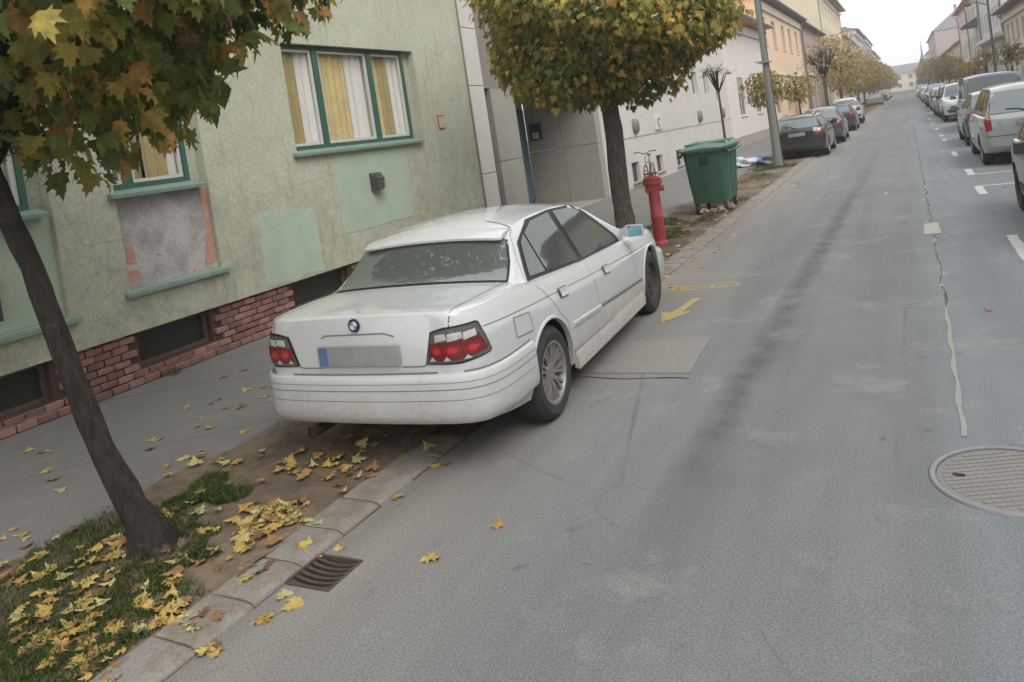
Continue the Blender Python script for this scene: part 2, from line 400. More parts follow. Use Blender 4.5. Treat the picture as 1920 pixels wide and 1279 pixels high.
for i in range(6):
    yy = -.112+i*.0448; mb = MB(); prev = []
    for k in range(9):
        t = -1+k/4; sag = -.022*(1-t*t)+.004
        prev.append([(t*.147, yy-.011, sag), (t*.147, yy+.011, sag), (t*.147, yy+.009, sag-.025), (t*.147, yy-.009, sag-.025)])
    mb.loft(prev); mb.build('bar', M_IRON, g)

# manhole
g = thing('manhole', 'round steel manhole cover set in the road with a pale ring', 'manhole', (.235, 3.965, 0))
mb = MB(); mb.lathe([(.315, -.01), (.318, .010), (.340, .012), (.347, .006), (.350, -.01)], 48, cap=False); mb.build('ring', M_STEELRING, g, smooth=40)
k = NT('manhole_tread'); P = k.obj(); c = k.mix(k.noise(P, 7, 5), lin(128, 124, 122), lin(152, 149, 145))
wv = k.n('ShaderNodeTexWave', wave_type='BANDS', bands_direction='DIAGONAL'); wv.inputs['Scale'].default_value = 17; k.l(P, wv.inputs['Vector'])
c = k.mix(k.math('MULTIPLY', wv.outputs[1], .3), c, lin(104, 101, 99)); k.col(c); k.rough(.6); k.set(Metallic=.3); k.bump(wv.outputs[1], .5, .006)
mb = MB(); mb.lathe([(.0, -.01), (.308, -.01), (.311, .002), (.0, .0022)][1:3]+[(.30, .0045), (.001, .005)], 48); cv = mb.build('cover', k.m, g, smooth=40)
mb = MB()
for i in range(15):
    yy = -.266+i*.038; hw = math.sqrt(max(0, .285**2-yy*yy))
    if hw > .03: mb.box(-hw, hw, yy-.009, yy+.009, .004, .0085, .003)
r = mb.build('tread_ribs', k.m, cv); r.rotation_euler.z = .35
mb = MB(); mb.prism([(-.245, -.012), (-.19, -.008), (-.19, .008), (-.24, .014)], 'z', .005, .0095); mb.build('lifting_slot', M_DARKGAP, cv)

# ------------------------------------------------------------------ building materials
def plaster_green():
    k = NT('rough_green_plaster'); P = k.pos(); x, y, z = k.sep(P)
    big = k.noise(P, .7, 5, .65); mid = k.noise(P, 5, 6, .7); fine = k.noise(P, 34, 5, .8)
    c = k.mix(k.ramp(big, [(.35, 0.), (.65, 1.)]), lin(184, 185, 163), lin(199, 201, 181))
    # rain-washed dust: the rough render keeps more grime in blotches and on the weathered lower storey
    st = k.math('MULTIPLY', k.ramp(mid, [(.42, 0.), (.66, 1.)]), k.ramp(k.math('MULTIPLY', z, .25), [(.2, .75), (.62, .15)]))
    c = k.mix(k.math('MULTIPLY', st, .7), c, lin(146, 143, 127))
    c = k.mix(1, c, k.ramp(fine, [(.32, .74), (.5, 1.), (.70, 1.16)]), 'MULTIPLY')
    sv = k.noise(k.mix(1, P, (1., 7., .5), 'MULTIPLY'), 1.6, 5, .7)
    c = k.mix(k.math('MULTIPLY', k.ramp(sv, [(.54, 0.), (.72, 1.)]), .38), c, lin(136, 133, 116))
    vo = k.n('ShaderNodeTexVoronoi', feature='DISTANCE_TO_EDGE'); vo.inputs['Scale'].default_value = .5; k.l(k.mix(.3, P, k.n('ShaderNodeTexNoise').outputs[1], 'ADD'), vo.inputs['Vector'])
    c = k.mix(k.math('MULTIPLY', k.math('MULTIPLY', k.ramp(vo.outputs[0], [(0, 1.), (.005, 0.)]), k.ramp(big, [(.48, 0.), (.58, 1.)])), .4), c, lin(110, 106, 94))
    ch = k.ramp(k.noise(P, 13, 3, .5), [(.70, 0.), (.73, 1.)]); c = k.mix(k.math('MULTIPLY', ch, .35), c, lin(128, 122, 108))
    k.col(c); k.rough(.95); k.bump(k.math('ADD', fine, mid), .55, .01); return k.m
def peeled():
    k = NT('peeled_plaster'); P = k.pos()
    a = k.noise(P, 2.6, 5, .6); b = k.noise(P, 5.5, 6, .7); f = k.noise(P, 45, 4, .7)
    c = k.mix(k.ramp(a, [(.34, 0.), (.6, 1.)]), lin(150, 149, 150), lin(204, 199, 195))
    c = k.mix(k.ramp(b, [(.60, 0.), (.66, 1.)]), c, lin(190, 158, 144))
    c = k.mix(1, c, k.ramp(f, [(.3, .8), (.7, 1.15)]), 'MULTIPLY')
    k.col(c); k.rough(.95); k.bump(k.math('ADD', f, k.math('MULTIPLY', b, 2)), .6, .012); return k.m
M_GREENPL = plaster_green(); M_PEEL = peeled()
M_MINT = pm('mint_patch_plaster', lin(178, 195, 174), .92, .11, 3, .45, 45)
M_SALMON = pm('salmon_old_paint', lin(202, 156, 138), .92, .15, 12, .4, 60)
M_GREENWOOD = pm('green_window_paint', lin(62, 100, 88), .5, .15, 12, .1, 60)
M_WHITEWOOD = pm('white_window_paint', lin(214, 212, 206), .5, .1, 14, .1, 60)
M_SILL = pm('pale_green_sill', lin(124, 146, 134), .6, .2, 10, .2, 60)
M_BRICK = [pm('brick_%d' % i, c, .9, .22, 9, .5, 60) for i, c in enumerate((lin(152, 112, 102), lin(138, 102, 93), lin(162, 126, 116), lin(128, 98, 90)))]
M_MORTAR = pm('mortar', lin(92, 66, 58), .95, .2, 20, .4, 60)
M_RUST = pm('rusty_frame', lin(98, 88, 76), .8, .25, 14)
M_CONC = pm('grey_concrete_panel', lin(158, 155, 146), .9, .09, 2.2, .35, 60)
M_CONCW = pm('white_stone_panel', lin(206, 203, 197), .85, .06, 2, .2, 60)
M_WHITEWALL = pm('white_wall', lin(208, 204, 198), .88, .06, 1.6, .25, 50)
M_BLUEDOOR = pm('blue_grey_door', lin(86, 104, 124), .55, .12, 5)
M_DARKGREY = pm('dark_grey_metal', lin(70, 72, 74), .6, .2, 15)
M_ZINC = pm('zinc_pipe', lin(150, 150, 148), .5, .1, 8, metal=.4)
M_BROWNPIPE = pm('brown_pipe', lin(110, 84, 80), .6, .15, 8)
M_DARKIN = pm('dark_interior', lin(40, 38, 36), .9, .1, 5)
def glass_see():
    k = NT('window_glass'); g = k.n('ShaderNodeBsdfGlossy'); g.inputs['Roughness'].default_value = .02
    t = k.n('ShaderNodeBsdfTransparent'); t.inputs[0].default_value = (.9, .92, .91, 1); fr = k.n('ShaderNodeFresnel'); fr.inputs[0].default_value = 1.6
    m = k.n('ShaderNodeMixShader'); bf = k.n('ShaderNodeNewGeometry').outputs['Backfacing']; k.l(k.math('MULTIPLY', fr.outputs[0], k.math('SUBTRACT', 1., bf)), m.inputs[0]); k.l(t.outputs[0], m.inputs[1]); k.l(g.outputs[0], m.inputs[2]); k.l(m.outputs[0], k.out.inputs[0])
    return k.m
M_GLASS = glass_see()
M_PANE = pm('dark_window_pane', lin(92, 94, 96), .08, .2, 1.5, spec=.6)
M_CURT = [pm('ochre_curtain', lin(226, 202, 150), .9, .14, 5), pm('white_curtain', lin(244, 236, 232), .9, .06, 6), pm('brown_curtain', lin(186, 164, 120), .9, .12, 5)]

# ------------------------------------------------------------------ facade builder (local frame: facade at x=0 facing +x, y along it)
def cells(mb, W, z0, z1, ops, x=0, u0=0):
    us = sorted({u0, W, *[o[0] for o in ops], *[o[1] for o in ops]}); zs = sorted({z0, z1, *[o[2] for o in ops], *[o[3] for o in ops]})
    for a, b in zip(us[:-1], us[1:]):
        for c, d in zip(zs[:-1], zs[1:]):
            if any(o[0] <= (a+b)/2 <= o[1] and o[2] <= (c+d)/2 <= o[3] for o in ops): continue
            mb.quad((x, a, c), (x, b, c), (x, b, d), (x, a, d))
    return mb
def reveals(mb, ops, dep, x=0):
    for (a, b, c, d) in [o[:4] for o in ops]:
        mb.quad((x, a, c), (x, a, d), (x-dep, a, d), (x-dep, a, c)); mb.quad((x, b, c), (x-dep, b, c), (x-dep, b, d), (x, b, d))
        mb.quad((x, a, d), (x, b, d), (x-dep, b, d), (x-dep, a, d)); mb.quad((x, a, c), (x-dep, a, c), (x-dep, b, c), (x, b, c))
    return mb
def frame_bars(mb, a, b, c, d, x0, x1, t):
    mb.box(x0, x1, a, a+t, c, d).box(x0, x1, b-t, b, c, d).box(x0, x1, a+t, b-t, c, c+t).box(x0, x1, a+t, b-t, d-t, d); return mb
def window(parent, a, b, c, d, fm, dep=.14, mull=1, pane=M_PANE, sill=None, shutter=0, t=.06, trans=False):
    mb = MB(); frame_bars(mb, a, b, c, d, -dep, -dep+.05, t)
    for i in range(mull):
        m = a+(b-a)*(i+1)/(mull+1); mb.box(-dep+.002, -dep+.048, m-t*.45, m+t*.45, c+t, d-t)
    if trans: z = c+(d-c)*.68; mb.box(-dep+.004, -dep+.046, a+t, b-t, z-t*.4, z+t*.4)
    f = mb.build('window', fm, parent)
    mb = MB(); mb.quad((-dep+.02, a+.01, c+.01), (-dep+.02, b-.01, c+.01), (-dep+.02, b-.01, d-.01), (-dep+.02, a+.01, d-.01)); mb.build('pane', pane, f)
    if shutter:
        mb = MB(); n = max(3, int((d-c)*shutter/.07))
        for i in range(n):
            z = d-(d-c)*shutter*(i+1)/n; mb.box(-dep+.055, -dep+.068, a+.02, b-.02, z+.004, z+(d-c)*shutter/n)
        mb.build('roller_shutter', pm('roller_shutter', lin(166, 164, 160), .7, .06, 10), f)
    if sill:
        mb = MB(); mb.box(-dep+.05, .06, a-.06, b+.06, c-.05, c-.001, .01); mb.build('sill', sill, f)
    return f
def roof_gable(parent, W, H, D, rise, m, over=.45, hip0=0, hip1=0, thick=.12, fascia=None):
    """saddle roof, ridge along the street"""
    mb = MB(); r = -D/2; z0 = H-.02; s = rise/(D/2+over)
    e0, e1 = over, -D-over; ze = z0
    A = [(e0, -.15, ze), (e0, W+.15, ze), (r, W+.15-hip1, ze+rise), (r, -.15+hip0, ze+rise)]
    B = [(e1, W+.15, ze), (e1, -.15, ze), (r, -.15+hip0, ze+rise), (r, W+.15-hip1, ze+rise)]
    for q in (A, B): mb.quad(*[(x, y, z+thick) for x, y, z in q])
    mb.quad(*[(x, y, z+thick) for x, y, z in (A[0], A[3], B[1])]); mb.quad(*[(x, y, z+thick) for x, y, z in (A[2], A[1], B[0])])
    mb.quad((e0, -.15, ze), (e1, -.15, ze), (e1, W+.15, ze), (e0, W+.15, ze))
    mb.quad((e0, -.15, ze), (e0, W+.15, ze), (e0, W+.15, ze+thick), (e0, -.15, ze+thick)); mb.quad((e1, W+.15, ze), (e1, -.15, ze), (e1, -.15, ze+thick), (e1, W+.15, ze+thick))
    mb.quad((e0, -.15, ze), (e0, -.15, ze+thick), (e1, -.15, ze+thick), (e1, -.15, ze)); mb.quad((e0, W+.15, ze), (e1, W+.15, ze), (e1, W+.15, ze+thick), (e0, W+.15, ze+thick))
    ro = mb.build('roof', m, parent)
    g = MB(); g.tube([(e0+.05, -.15, ze+.07), (e0+.05, W+.15, ze+.07)], .075, 8); g.build('gutter', M_ZINC, ro)
    return ro
def house(label, X, Y0, Y1, H, wallm, side='L', D=9, ops=(), fm=None, roof=None, rise=2.6, over=.4, plinth=None, bands=(), pipes=(), z=ZP, cat='house', name='house', pane=M_PANE, sillm=None, chim=None, hips=(0, 0), dep=.14):
    W = Y1-Y0; left = side == 'L'
    t = thing(name, label, cat, (X, Y0 if left else Y1, z), 0 if left else PI, 'houses on the left side of the street' if left else 'houses on the right side of the street')
    mb = MB(); O = [o[:4] for o in ops]
    cells(mb, W, -.2, H, O); reveals(mb, O, dep+.06)
    mb.quad((0, 0, -.2), (0, 0, H), (-D, 0, H), (-D, 0, -.2)); mb.quad((0, W, -.2), (-D, W, -.2), (-D, W, H), (0, W, H))
    mb.quad((-D, 0, -.2), (-D, 0, H), (-D, W, H), (-D, W, -.2)); mb.quad((0, 0, H), (0, W, H), (-D, W, H), (-D, 0, H))
    mb.build('wall', wallm, t)
    for o in ops:
        kw = o[4] if len(o) > 4 else {}
        window(t, o[0], o[1], o[2], o[3], kw.get('fm', fm or M_WHITEWOOD), dep, kw.get('mull', 1), kw.get('pane', pane), kw.get('sill', sillm), kw.get('shutter', 0), kw.get('t', .06), kw.get('trans', False))
    if plinth: mb = MB(); mb.box(.0025, .045, 0, W, -.15, plinth[0], .01); mb.build('plinth', plinth[1], t)
    for (bz, bh, bo, bm) in bands: mb = MB(); mb.box(.002, bo, -.02, W+.02, bz, bz+bh, min(.02, bh*.2)); mb.build('cornice', bm, t)
    for (u, m, top) in pipes:
        mb = MB(); mb.tube([(.42, u, top), (.12, u, top-.45), (.10, u, top-.7), (.10, u, .1)], .055, 8)
        for zz in np.arange(.6, top-1, 1.6): mb.box(.0, .17, u-.07, u+.07, zz, zz+.04)
        mb.build('downpipe', m, t, smooth=40)
    if roof:
        ro = roof_gable(t, W, H, D, rise, roof, over, *hips)
        for (u, hh) in (chim or ()):
            mb = MB(); zb = H+rise*.75; mb.box(-D/2+.2, -D/2+.8, u, u+.6, zb-.4, zb+hh).box(-D/2+.12, -D/2+.88, u-.08, u+.68, zb+hh, zb+hh+.1); mb.build('chimney', M_BRICK[1], ro)
    return t

# ------------------------------------------------------------------ green plastered house beside the white car
GXW, GY0_, GY1_ = -7.07, -3.0, 11.82
gh = thing('house', 'green rough-plastered house with brick plinth and curtained windows', 'house', (GXW, GY0_, ZP), 0, 'houses on the left side of the street')
W = GY1_-GY0_; u = lambda Y: Y-GY0_; zz = lambda Z: Z-ZP
PB = zz(.57)                                     # lower edge of the plaster
bays = [(u(3.02), u(4.17), zz(.90), zz(3.50)), (u(4.79), u(5.90), zz(.985), zz(3.52)), (u(.2), u(1.6), zz(.9), zz(3.5)), (u(7.33), u(10.22), zz(2.12), zz(3.60))]
mb = MB(); cells(mb, W, PB, 7.2, bays); reveals(mb, bays, .16)
mb.quad((0, 0, PB), (-.4, 0, PB), (-.4, W, PB), (0, W, PB)); mb.quad((0, W, PB), (-9, W, PB), (-9, W, 7.2), (0, W, 7.2)); mb.quad((0, 0, 7.2), (0, W, 7.2), (-9, W, 7.2), (-9, 0, 7.2))
mb.quad((0, 0, PB), (0, 0, 7.2), (-9, 0, 7.2), (-9, 0, PB))
mb.quad((-.05, W-.01, -.2), (-9, W-.01, -.2), (-9, W-.01, PB), (-.05, W-.01, PB))
wall = mb.build('wall', M_GREENPL, gh)
mb = MB(); mb.quad((-.5, .05, -.1), (-.5, W-.05, -.1), (-.5, W-.05, 7), (-.5, .05, 7)); mb.build('room_wall', M_DARKIN, gh)
def curtain(parent, a, b, c, d, x, strips):
    for (f0, f1, m) in strips:
        mb = MB(); n = max(6, int((f1-f0)*(b-a)/.025)); pr = None
        ph = random.random()*6
        for i in range(n+1):
            yy = a+(b-a)*(f0+(f1-f0)*i/n); dx = .022*math.sin(ph+i*1.15)+.012*math.sin(ph+i*.47)
            q = ((x+dx, yy, c), (x+dx*.7, yy, d))
            if pr: mb.quad(pr[0], q[0], q[1], pr[1])
            pr = q
        mb.build('curtain', m, parent, smooth=180)
def green_window(a, b, c, d, muls, strips, dep=.13):
    mb = MB(); t = .05
    frame_bars(mb, a, b, c, d, -dep, -dep+.055, t)
    for m in muls: mb.box(-dep-.002, -dep+.05, m-.05, m+.05, c+t, d-t)
    f = mb.build('window', M_GREENWOOD, gh)
    ed = [a+t]+[e for m in muls for e in (m-.05, m+.05)]+[b-t]
    for i in range(0, len(ed), 2):
        mb = MB(); frame_bars(mb, ed[i]+.004, ed[i+1]-.004, c+t+.004, d-t-.004, -dep-.01, -dep+.025, .035); mb.build('sash', M_WHITEWOOD, f)
        mb = MB(); mb.quad(*[(-dep+.006, y_, z_) for y_, z_ in ((ed[i]+.03, c+t+.03), (ed[i+1]-.03, c+t+.03), (ed[i+1]-.03, d-t-.03), (ed[i]+.03, d-t-.03))]); mb.build('pane', M_GLASS, f)
    curtain(f, a, b, c+.02, d-.02, -dep-.05, strips)
    mb = MB(); mb.prism([(-dep+.05, c-.012), (.07, c-.03), (.07, c-.06), (-dep+.05, c-.06)], 'y', a-.05, b+.06)
    mb.v = [(p[0], p[1], p[2]) for p in mb.v]
    s = MB(); s.loft([[(-dep+.055, a-.08, c-.075), (.075, a-.08, c-.085), (.075, a-.08, c-.05), (-dep+.055, a-.08, c-.002)], [(-dep+.055, b+.08, c-.075), (.075, b+.08, c-.085), (.075, b+.08, c-.05), (-dep+.055, b+.08, c-.002)]]); s.build('sill', M_SILL, f)
OC, WC, BC = M_CURT
green_window(u(7.33), u(10.02), zz(2.20), zz(3.60), [u(8.02), u(9.18)], [(0, .14, BC), (.14, .235, WC), (.25, .33, OC), (.33, .50, OC), (.50, .60, WC), (.60, .68, WC), (.70, .79, OC), (.79, .87, BC), (.87, 1, WC)])
green_window(u(4.79), u(5.74), zz(2.0), zz(3.52), [u(5.02)], [(0, .13, BC), (.13, .22, WC), (.25, .5, BC), (.5, .8, BC), (.8, 1, WC)])
green_window(u(3.02), u(4.02), zz(1.93), zz(3.50), [u(3.5)], [(0, .3, WC), (.3, .6, BC), (.6, 1, WC)])
for (a, b, c, d) in ((u(10.02), u(10.22), zz(2.12), zz(3.6)), (u(5.74), u(5.90), zz(1.93), zz(3.52)), (u(4.02), u(4.17), zz(1.86), zz(3.5))): mb = MB(); mb.box(-.155, -.13, a, b, c, d); mb.build('window_cheek', M_GREENPL, gh)
# panels below the windows
mb = MB(); ed = [(u(4.79)+.002, zz(.985)), (u(5.90)-.002, zz(.985)), (u(5.90)-.002, zz(1.93)), (u(4.79)+.002, zz(1.93))]
mb.prism(ed, 'x', -.10, -.05); niche = mb.build('niche_panel', M_PEEL, gh); tag(niche, 'bare grey panel with peeling salmon paint')
for pts in ([(5.72, 1.05), (5.89, 1.06), (5.89, 1.92), (5.80, 1.92), (5.83, 1.5), (5.77, 1.2)], [(4.80, 1.06), (4.97, 1.10), (4.94, 1.17), (4.80, 1.19)], [(4.83, 1.25), (4.93, 1.24), (4.92, 1.42), (4.84, 1.44)]):
    mb = MB(); mb.prism([(u(a), zz(b)) for a, b in pts], 'x', -.052, -.046); mb.build('old_paint', M_SALMON, niche)
mb = MB(); mb.prism([(u(3.02)+.002, zz(.90)), (u(4.17)-.002, zz(.90)), (u(4.17)-.002, zz(1.86)), (u(3.02)+.002, zz(1.86))], 'x', -.10, -.05); mb.build('mint_panel', M_MINT, gh)
for (a, b, zc) in ((4.72, 5.98, .985), (2.96, 4.24, .90)):
    s = MB(); s.loft([[(-.06, u(y_), zz(zc)-.05), (.06, u(y_), zz(zc)-.06), (.055, u(y_), zz(zc)-.025), (-.06, u(y_), zz(zc)+.012)] for y_ in (a, b)]); s.build('ledge', M_SILL, gh)
def rough_poly(pts, j=.012, n=7):
    o = []
    for (a, b) in zip(pts, pts[1:]+pts[:1]):
        for i in range(n): t_ = i/n; o.append((a[0]+(b[0]-a[0])*t_+random.uniform(-j, j), a[1]+(b[1]-a[1])*t_+random.uniform(-j, j)))
    return o
for pts in ([(6.53, 1.49), (6.49, .60), (7.50, .60), (7.46, 1.43)], [(7.98, 2.07), (7.97, .985), (9.58, .99), (9.56, 2.07)]):
    mb = MB(); mb.prism([(u(a), zz(b)) for a, b in rough_poly(pts)], 'x', -.01, .004); mb.build('plaster_repair', M_MINT, gh)
# brick plinth, one brick each
mb = MB(); bw = [(u(4.82), u(5.70), zz(.20), zz(.565)), (u(2.55), u(3.95), zz(.20), zz(.565)), (u(6.95), u(8.0), zz(.20), zz(.565))]
cells(mb, W, -.12, PB+.01, bw, x=-.075); reveals(mb, bw, .2, x=-.075); pl = mb.build('plinth', M_MORTAR, gh)
bl, bh_, gap = .172, .062, .009
bms = []
for i in range(8):
    m_ = MB(); m_.box(-.03, .022, .003, bl-gap, .003, bh_, .006); m_.v = [(x+random.uniform(-.004, .004) if x > 0 else x, y_+random.uniform(-.003, .003), z_+random.uniform(-.002, .002)) for x, y_, z_ in m_.v]
    me = m_.mesh('brick'); me.materials.append(M_BRICK[i % 4]); bms.append(me)
nb = 0
for r in range(8):
    z_ = .005+r*.0705
    yy = u(2.2)+(.086 if r % 2 else 0)
    while yy < u(8.7):
        if not any(b[0]-.10 < yy+bl*.5 < b[1]+.10 and z_+.05 > b[2] for b in bw) or r < 2:
            o = bpy.data.objects.new('brick', random.choice(bms)); COL.objects.link(o); o.parent = pl
            o.location = (-.055+(.045 if r == 0 else .02 if r == 1 else 0)+random.uniform(-.005, .005), yy+random.uniform(-.004, .004), z_); o.rotation_euler = (random.uniform(-.02, .02), 0, random.uniform(-.03, .03)); nb += 1
        yy += bl
for b in bw:
    mb = MB(); frame_bars(mb, b[0]+.002, b[1]-.002, b[2]+.002, b[3]-.01, -.20, -.15, .035); f = mb.build('basement_window', M_RUST, gh)
    mb = MB(); mb.quad(*[(-.19, y_, z_) for y_, z_ in ((b[0], b[2]), (b[1], b[2]), (b[1], b[3]), (b[0], b[3]))]); mb.build('pane', pm('basement_pane', lin(52, 50, 46), .25, .3, 4), f)
    mb = MB(); mb.prism([(-.15, b[2]-.02), (-.02, b[2]-.06), (-.02, b[2]-.09), (-.15, b[2]-.09)], 'y', b[0]-.02, b[1]+.02); mb.build('sill', pm('cement_sill', lin(146, 134, 122), .95, .2, 12, .5, 40), f)
# vent boxes, sign
mb = MB(); mb.loft([[(0, u(8.67), zz(1.49)), (0, u(8.88), zz(1.49)), (0, u(8.88), zz(1.76)), (0, u(8.67), zz(1.76))], [(.10, u(8.69), zz(1.50)), (.10, u(8.86), zz(1.50)), (.13, u(8.86), zz(1.66)), (.13, u(8.69), zz(1.66))], [(.131, u(8.70), zz(1.66)), (.131, u(8.85), zz(1.66)), (.08, u(8.85), zz(1.75)), (.08, u(8.70), zz(1.75))]])
vb = mb.build('vent_box', M_DARKGREY, gh)
mb = MB()
for i in range(5): mb.box(.11, .142, u(8.70), u(8.85), zz(1.515)+i*.026, zz(1.525)+i*.026)
mb.build('louvre', M_ZINC, vb)
mb = MB(); frame_bars(mb, u(3.2), u(3.62), zz(1.02), zz(1.42), -.05, .0, .03); mb.box(-.055, -.03, u(3.22), u(3.60), zz(1.03), zz(1.41)); vg = mb.build('vent_grille', M_DARKGREY, gh)
for i in range(11): mb = MB(); mb.box(-.03, -.012, u(3.235), u(3.585), zz(1.055)+i*.032, zz(1.07)+i*.032); mb.build('slat', M_ZINC, vg)
mb = MB(); mb.box(.0, .012, u(10.66), u(10.84), zz(2.30), zz(2.535)); sg = mb.build('wall_sign', pm('sign_red', lin(176, 96, 84), .6, .1, 20), gh)
mb = MB(); mb.box(.0122, .015, u(10.68), u(10.82), zz(2.325), zz(2.51)); wp = mb.build('sign_plate', pm('sign_white', lin(214, 200, 190), .5, .05, 20), sg)
mb = MB()
for i in range(5): mb.box(.0152, .0162, u(10.695)+.01*(i % 2), u(10.80)-.012*(i % 3), zz(2.475)-i*.032, zz(2.487)-i*.032)
mb.build('print_line', pm('sign_print', lin(176, 120, 112), .6, .1, 20), wp)
# roughly patched corner and cables
mb = MB(); mb.tube([(.012, W-.02, 7), (.014, W-.03, 3), (.012, W-.02, .6)], .02, 6); mb.build('corner_bead', pm('grey_corner', lin(138, 136, 126), .9, .2, 12), gh)

# ------------------------------------------------------------------ white panelled building with the gateway
WX, WY0, WY1 = -7.45, 11.83, 35.6
wb = thing('house', 'white panel-clad building with a deep concrete gateway and blue door', 'house', (WX, WY0, ZP), 0, 'houses on the left side of the street')
u = lambda Y: Y-WY0
ops = [(u(21.05), u(21.72), .14, .74), (u(23.5), u(24.2), .2, .76), (u(25.85), u(26.6), .17, .74), (u(28.6), u(29.3), .17, .72), (u(31.4), u(32.1), .17, .72), (u(29.3), u(30.2), 2.65, 3.6), (u(31.3), u(32.1), 2.65, 3.6), (u(33.2), u(33.7), 2.35, 2.75)]
mb = MB(); cells(mb, u(WY1), -.2, 7.6, ops, u0=u(19.1)); reveals(mb, ops, .2)
mb.quad((0, u(WY1), -.2), (-9, u(WY1), -.2), (-9, u(WY1), 7.6), (0, u(WY1), 7.6)); mb.quad((0, 0, 7.6), (0, u(WY1), 7.6), (-9, u(WY1), 7.6), (-9, 0, 7.6))
mb.build('wall', M_WHITEWALL, wb)
for i, o in enumerate(ops):
    window(wb, *o[:4], M_RUST if i < 5 else M_WHITEWOOD, .16, 0 if i < 5 else 1, sill=pm('cement_sill', lin(146, 134, 122), .95, .2, 12, .5, 40) if i < 5 else None)
# gateway masonry
def blk(name, x0, x1, y0, y1, z0, z1, m, bev=.008): b = MB(); b.box(x0, x1, u(y0), u(y1), z0, z1, bev); return b.build(name, m, wb)
zs = [-.2, 1.32, 3.05, 4.18, 5.4, 7.58]
for a, b in zip(zs[:-1], zs[1:]): blk('cladding_panel', -.35, .0, 11.84, 13.04, a+.006, b-.006, M_CONCW)
blk('slot_back', -.6, -.28, 13.04, 13.33, -.2, 7.5, M_DARKGREY)
for a, b in ((-.2, 1.5), (1.5, 3.0)): blk('concrete_panel', -.35, -.03, 13.33, 14.32, a+.005, b-.005, M_CONC)
blk('gate_lintel', -.5, -.05, 13.05, 18.68, 3.0, 7.55, pm('shaded_lintel_grey', lin(140, 133, 126), .9, .1, 2.5))  # grey-brown colour carries the shade on lintel and soffit
blk('gate_ceiling', -2.3, -.5, 14.0, 18.9, 3.001, 3.2, M_CONC)
blk('gate_side_wall', -2.2, -.351, 14.0, 14.32, -.2, 3.0, M_CONC)
for (xa, xb) in ((-2.1, -1.06), (-1.05, -.02)):
    for (a, b) in ((-.2, 1.5), (1.51, 3.0)): blk('concrete_panel', xa, xb, 18.70, 18.98, a, b, M_CONC)
blk('passage_back_wall', -2.4, -2.11, 14.0, 18.69, -.2, 3.0, M_CONC)
dr = blk('door', -2.108, -2.06, 17.72, 18.62, .02, 2.7, M_BLUEDOOR, .01)
b = MB(); b.box(-2.059, -2.045, u(17.80), u(18.12), .15, 2.55, .006).box(-2.059, -2.045, u(18.20), u(18.54), .15, 2.55, .006); b.build('door_panel', M_BLUEDOOR, dr)
b = MB(); b.tube([(-2.02, u(18.16), .3), (-2.02, u(18.16), 2.5)], .018, 8); b.build('pull_bar', M_ZINC, dr)
nb_ = blk('notice_box', -1.98, -1.62, 18.655, 18.70, 1.82, 2.28, pm('black_plastic', lin(30, 30, 32), .4, .2, 10))
b = MB(); b.box(-1.90, -1.70, u(18.648), u(18.654), 1.86, 2.03); nw = b.build('notice_paper', M_WHITEWOOD, nb_)
b = MB()
for i in range(4): b.box(-1.885, -1.72-.02*(i % 2), u(18.6465), u(18.6478), 1.995-i*.035, 2.005-i*.035)
b.build('print_line', M_DARKGREY, nw)
blk('gate_pilaster', -.3, .02, 18.99, 19.16, -.2, 7.55, M_CONCW)
b = MB(); b.tube([(.06, u(19.32), 7.4), (.06, u(19.32), .1)], .05, 8); b.build('downpipe', M_DARKGREY, wb, smooth=40)
b = MB(); b.box(-2.1, -.02, u(14.33), u(18.69), -.02, .015); b.build('threshold', M_CONC, wb)
# cladding: wide slabs above and below one joint
for i in range(14):
    a = 19.45+i*1.152
    for (c, d) in ((1.49, 2.28), (3.65, 5.6), (5.62, 7.5)): blk('cladding_panel', -.02, .008, a+.004, a+1.148, c, d, M_WHITEWALL, .003)
blk('joint_band', -.01, .006, 19.45, WY1, 1.455, 1.482, M_CONC, .003)
def hood(Y, Z, w_, h_, m, name='hooded_vent'):
    b = MB(); R = []
    for (x, s) in ((0, 1), (.08, .96), (.13, .75), (.14, .4)):
        R.append([(x, u(Y)+w_/2*s*math.cos(t), Z+h_/2*(s*math.sin(t) if math.sin(t) < 0 else min(1, 1.6*math.sin(t))*s)) for t in np.linspace(0, 2*PI, 15)[:-1]])
    b.loft(R); return b.build(name, m, wb, smooth=50)
for Y in (21.75, 29.7, 33.9): hood(Y, 1.80, .42, .48, pm('vent_grey', lin(126, 124, 122), .6, .1, 8))
mbx = blk('meter_box', .0, .07, 23.75, 24.5, 1.58, 2.02, M_WHITEWOOD, .01)
b = MB(); b.tube([(.075, u(24.12)+.14*math.cos(t), 1.82+.13*math.sin(t)) for t in np.linspace(.5, 5.2, 12)], .012, 5); b.build('cable_loop', M_DARKGREY, mbx)

# ------------------------------------------------------------------ the other houses of the street
def tile_mat(name, c):
    k = NT(name); P = k.pos(); n1 = k.noise(P, 1.2, 5); n2 = k.noise(P, 14, 3)
    wv = k.n('ShaderNodeTexWave', wave_type='BANDS', bands_direction='Y'); wv.inputs['Scale'].default_value = 1.3; k.l(P, wv.inputs['Vector'])
    cc = k.mix(n1, tuple(x*.75 for x in c), tuple(min(1, x*1.25) for x in c)); cc = k.mix(1, cc, k.ramp(n2, [(.3, .8), (.7, 1.15)]), 'MULTIPLY')
    k.col(cc); k.rough(.85); k.bump(wv.outputs[1], .5, .03); return k.m
T_RED = tile_mat('red_roof_tile', lin(186, 112, 92)); T_BRN = tile_mat('brown_roof_tile', lin(118, 100, 92)); T_GRY = tile_mat('grey_roof_tile', lin(122, 120, 124)); T_ORG = tile_mat('orange_roof_tile', lin(198, 140, 112))
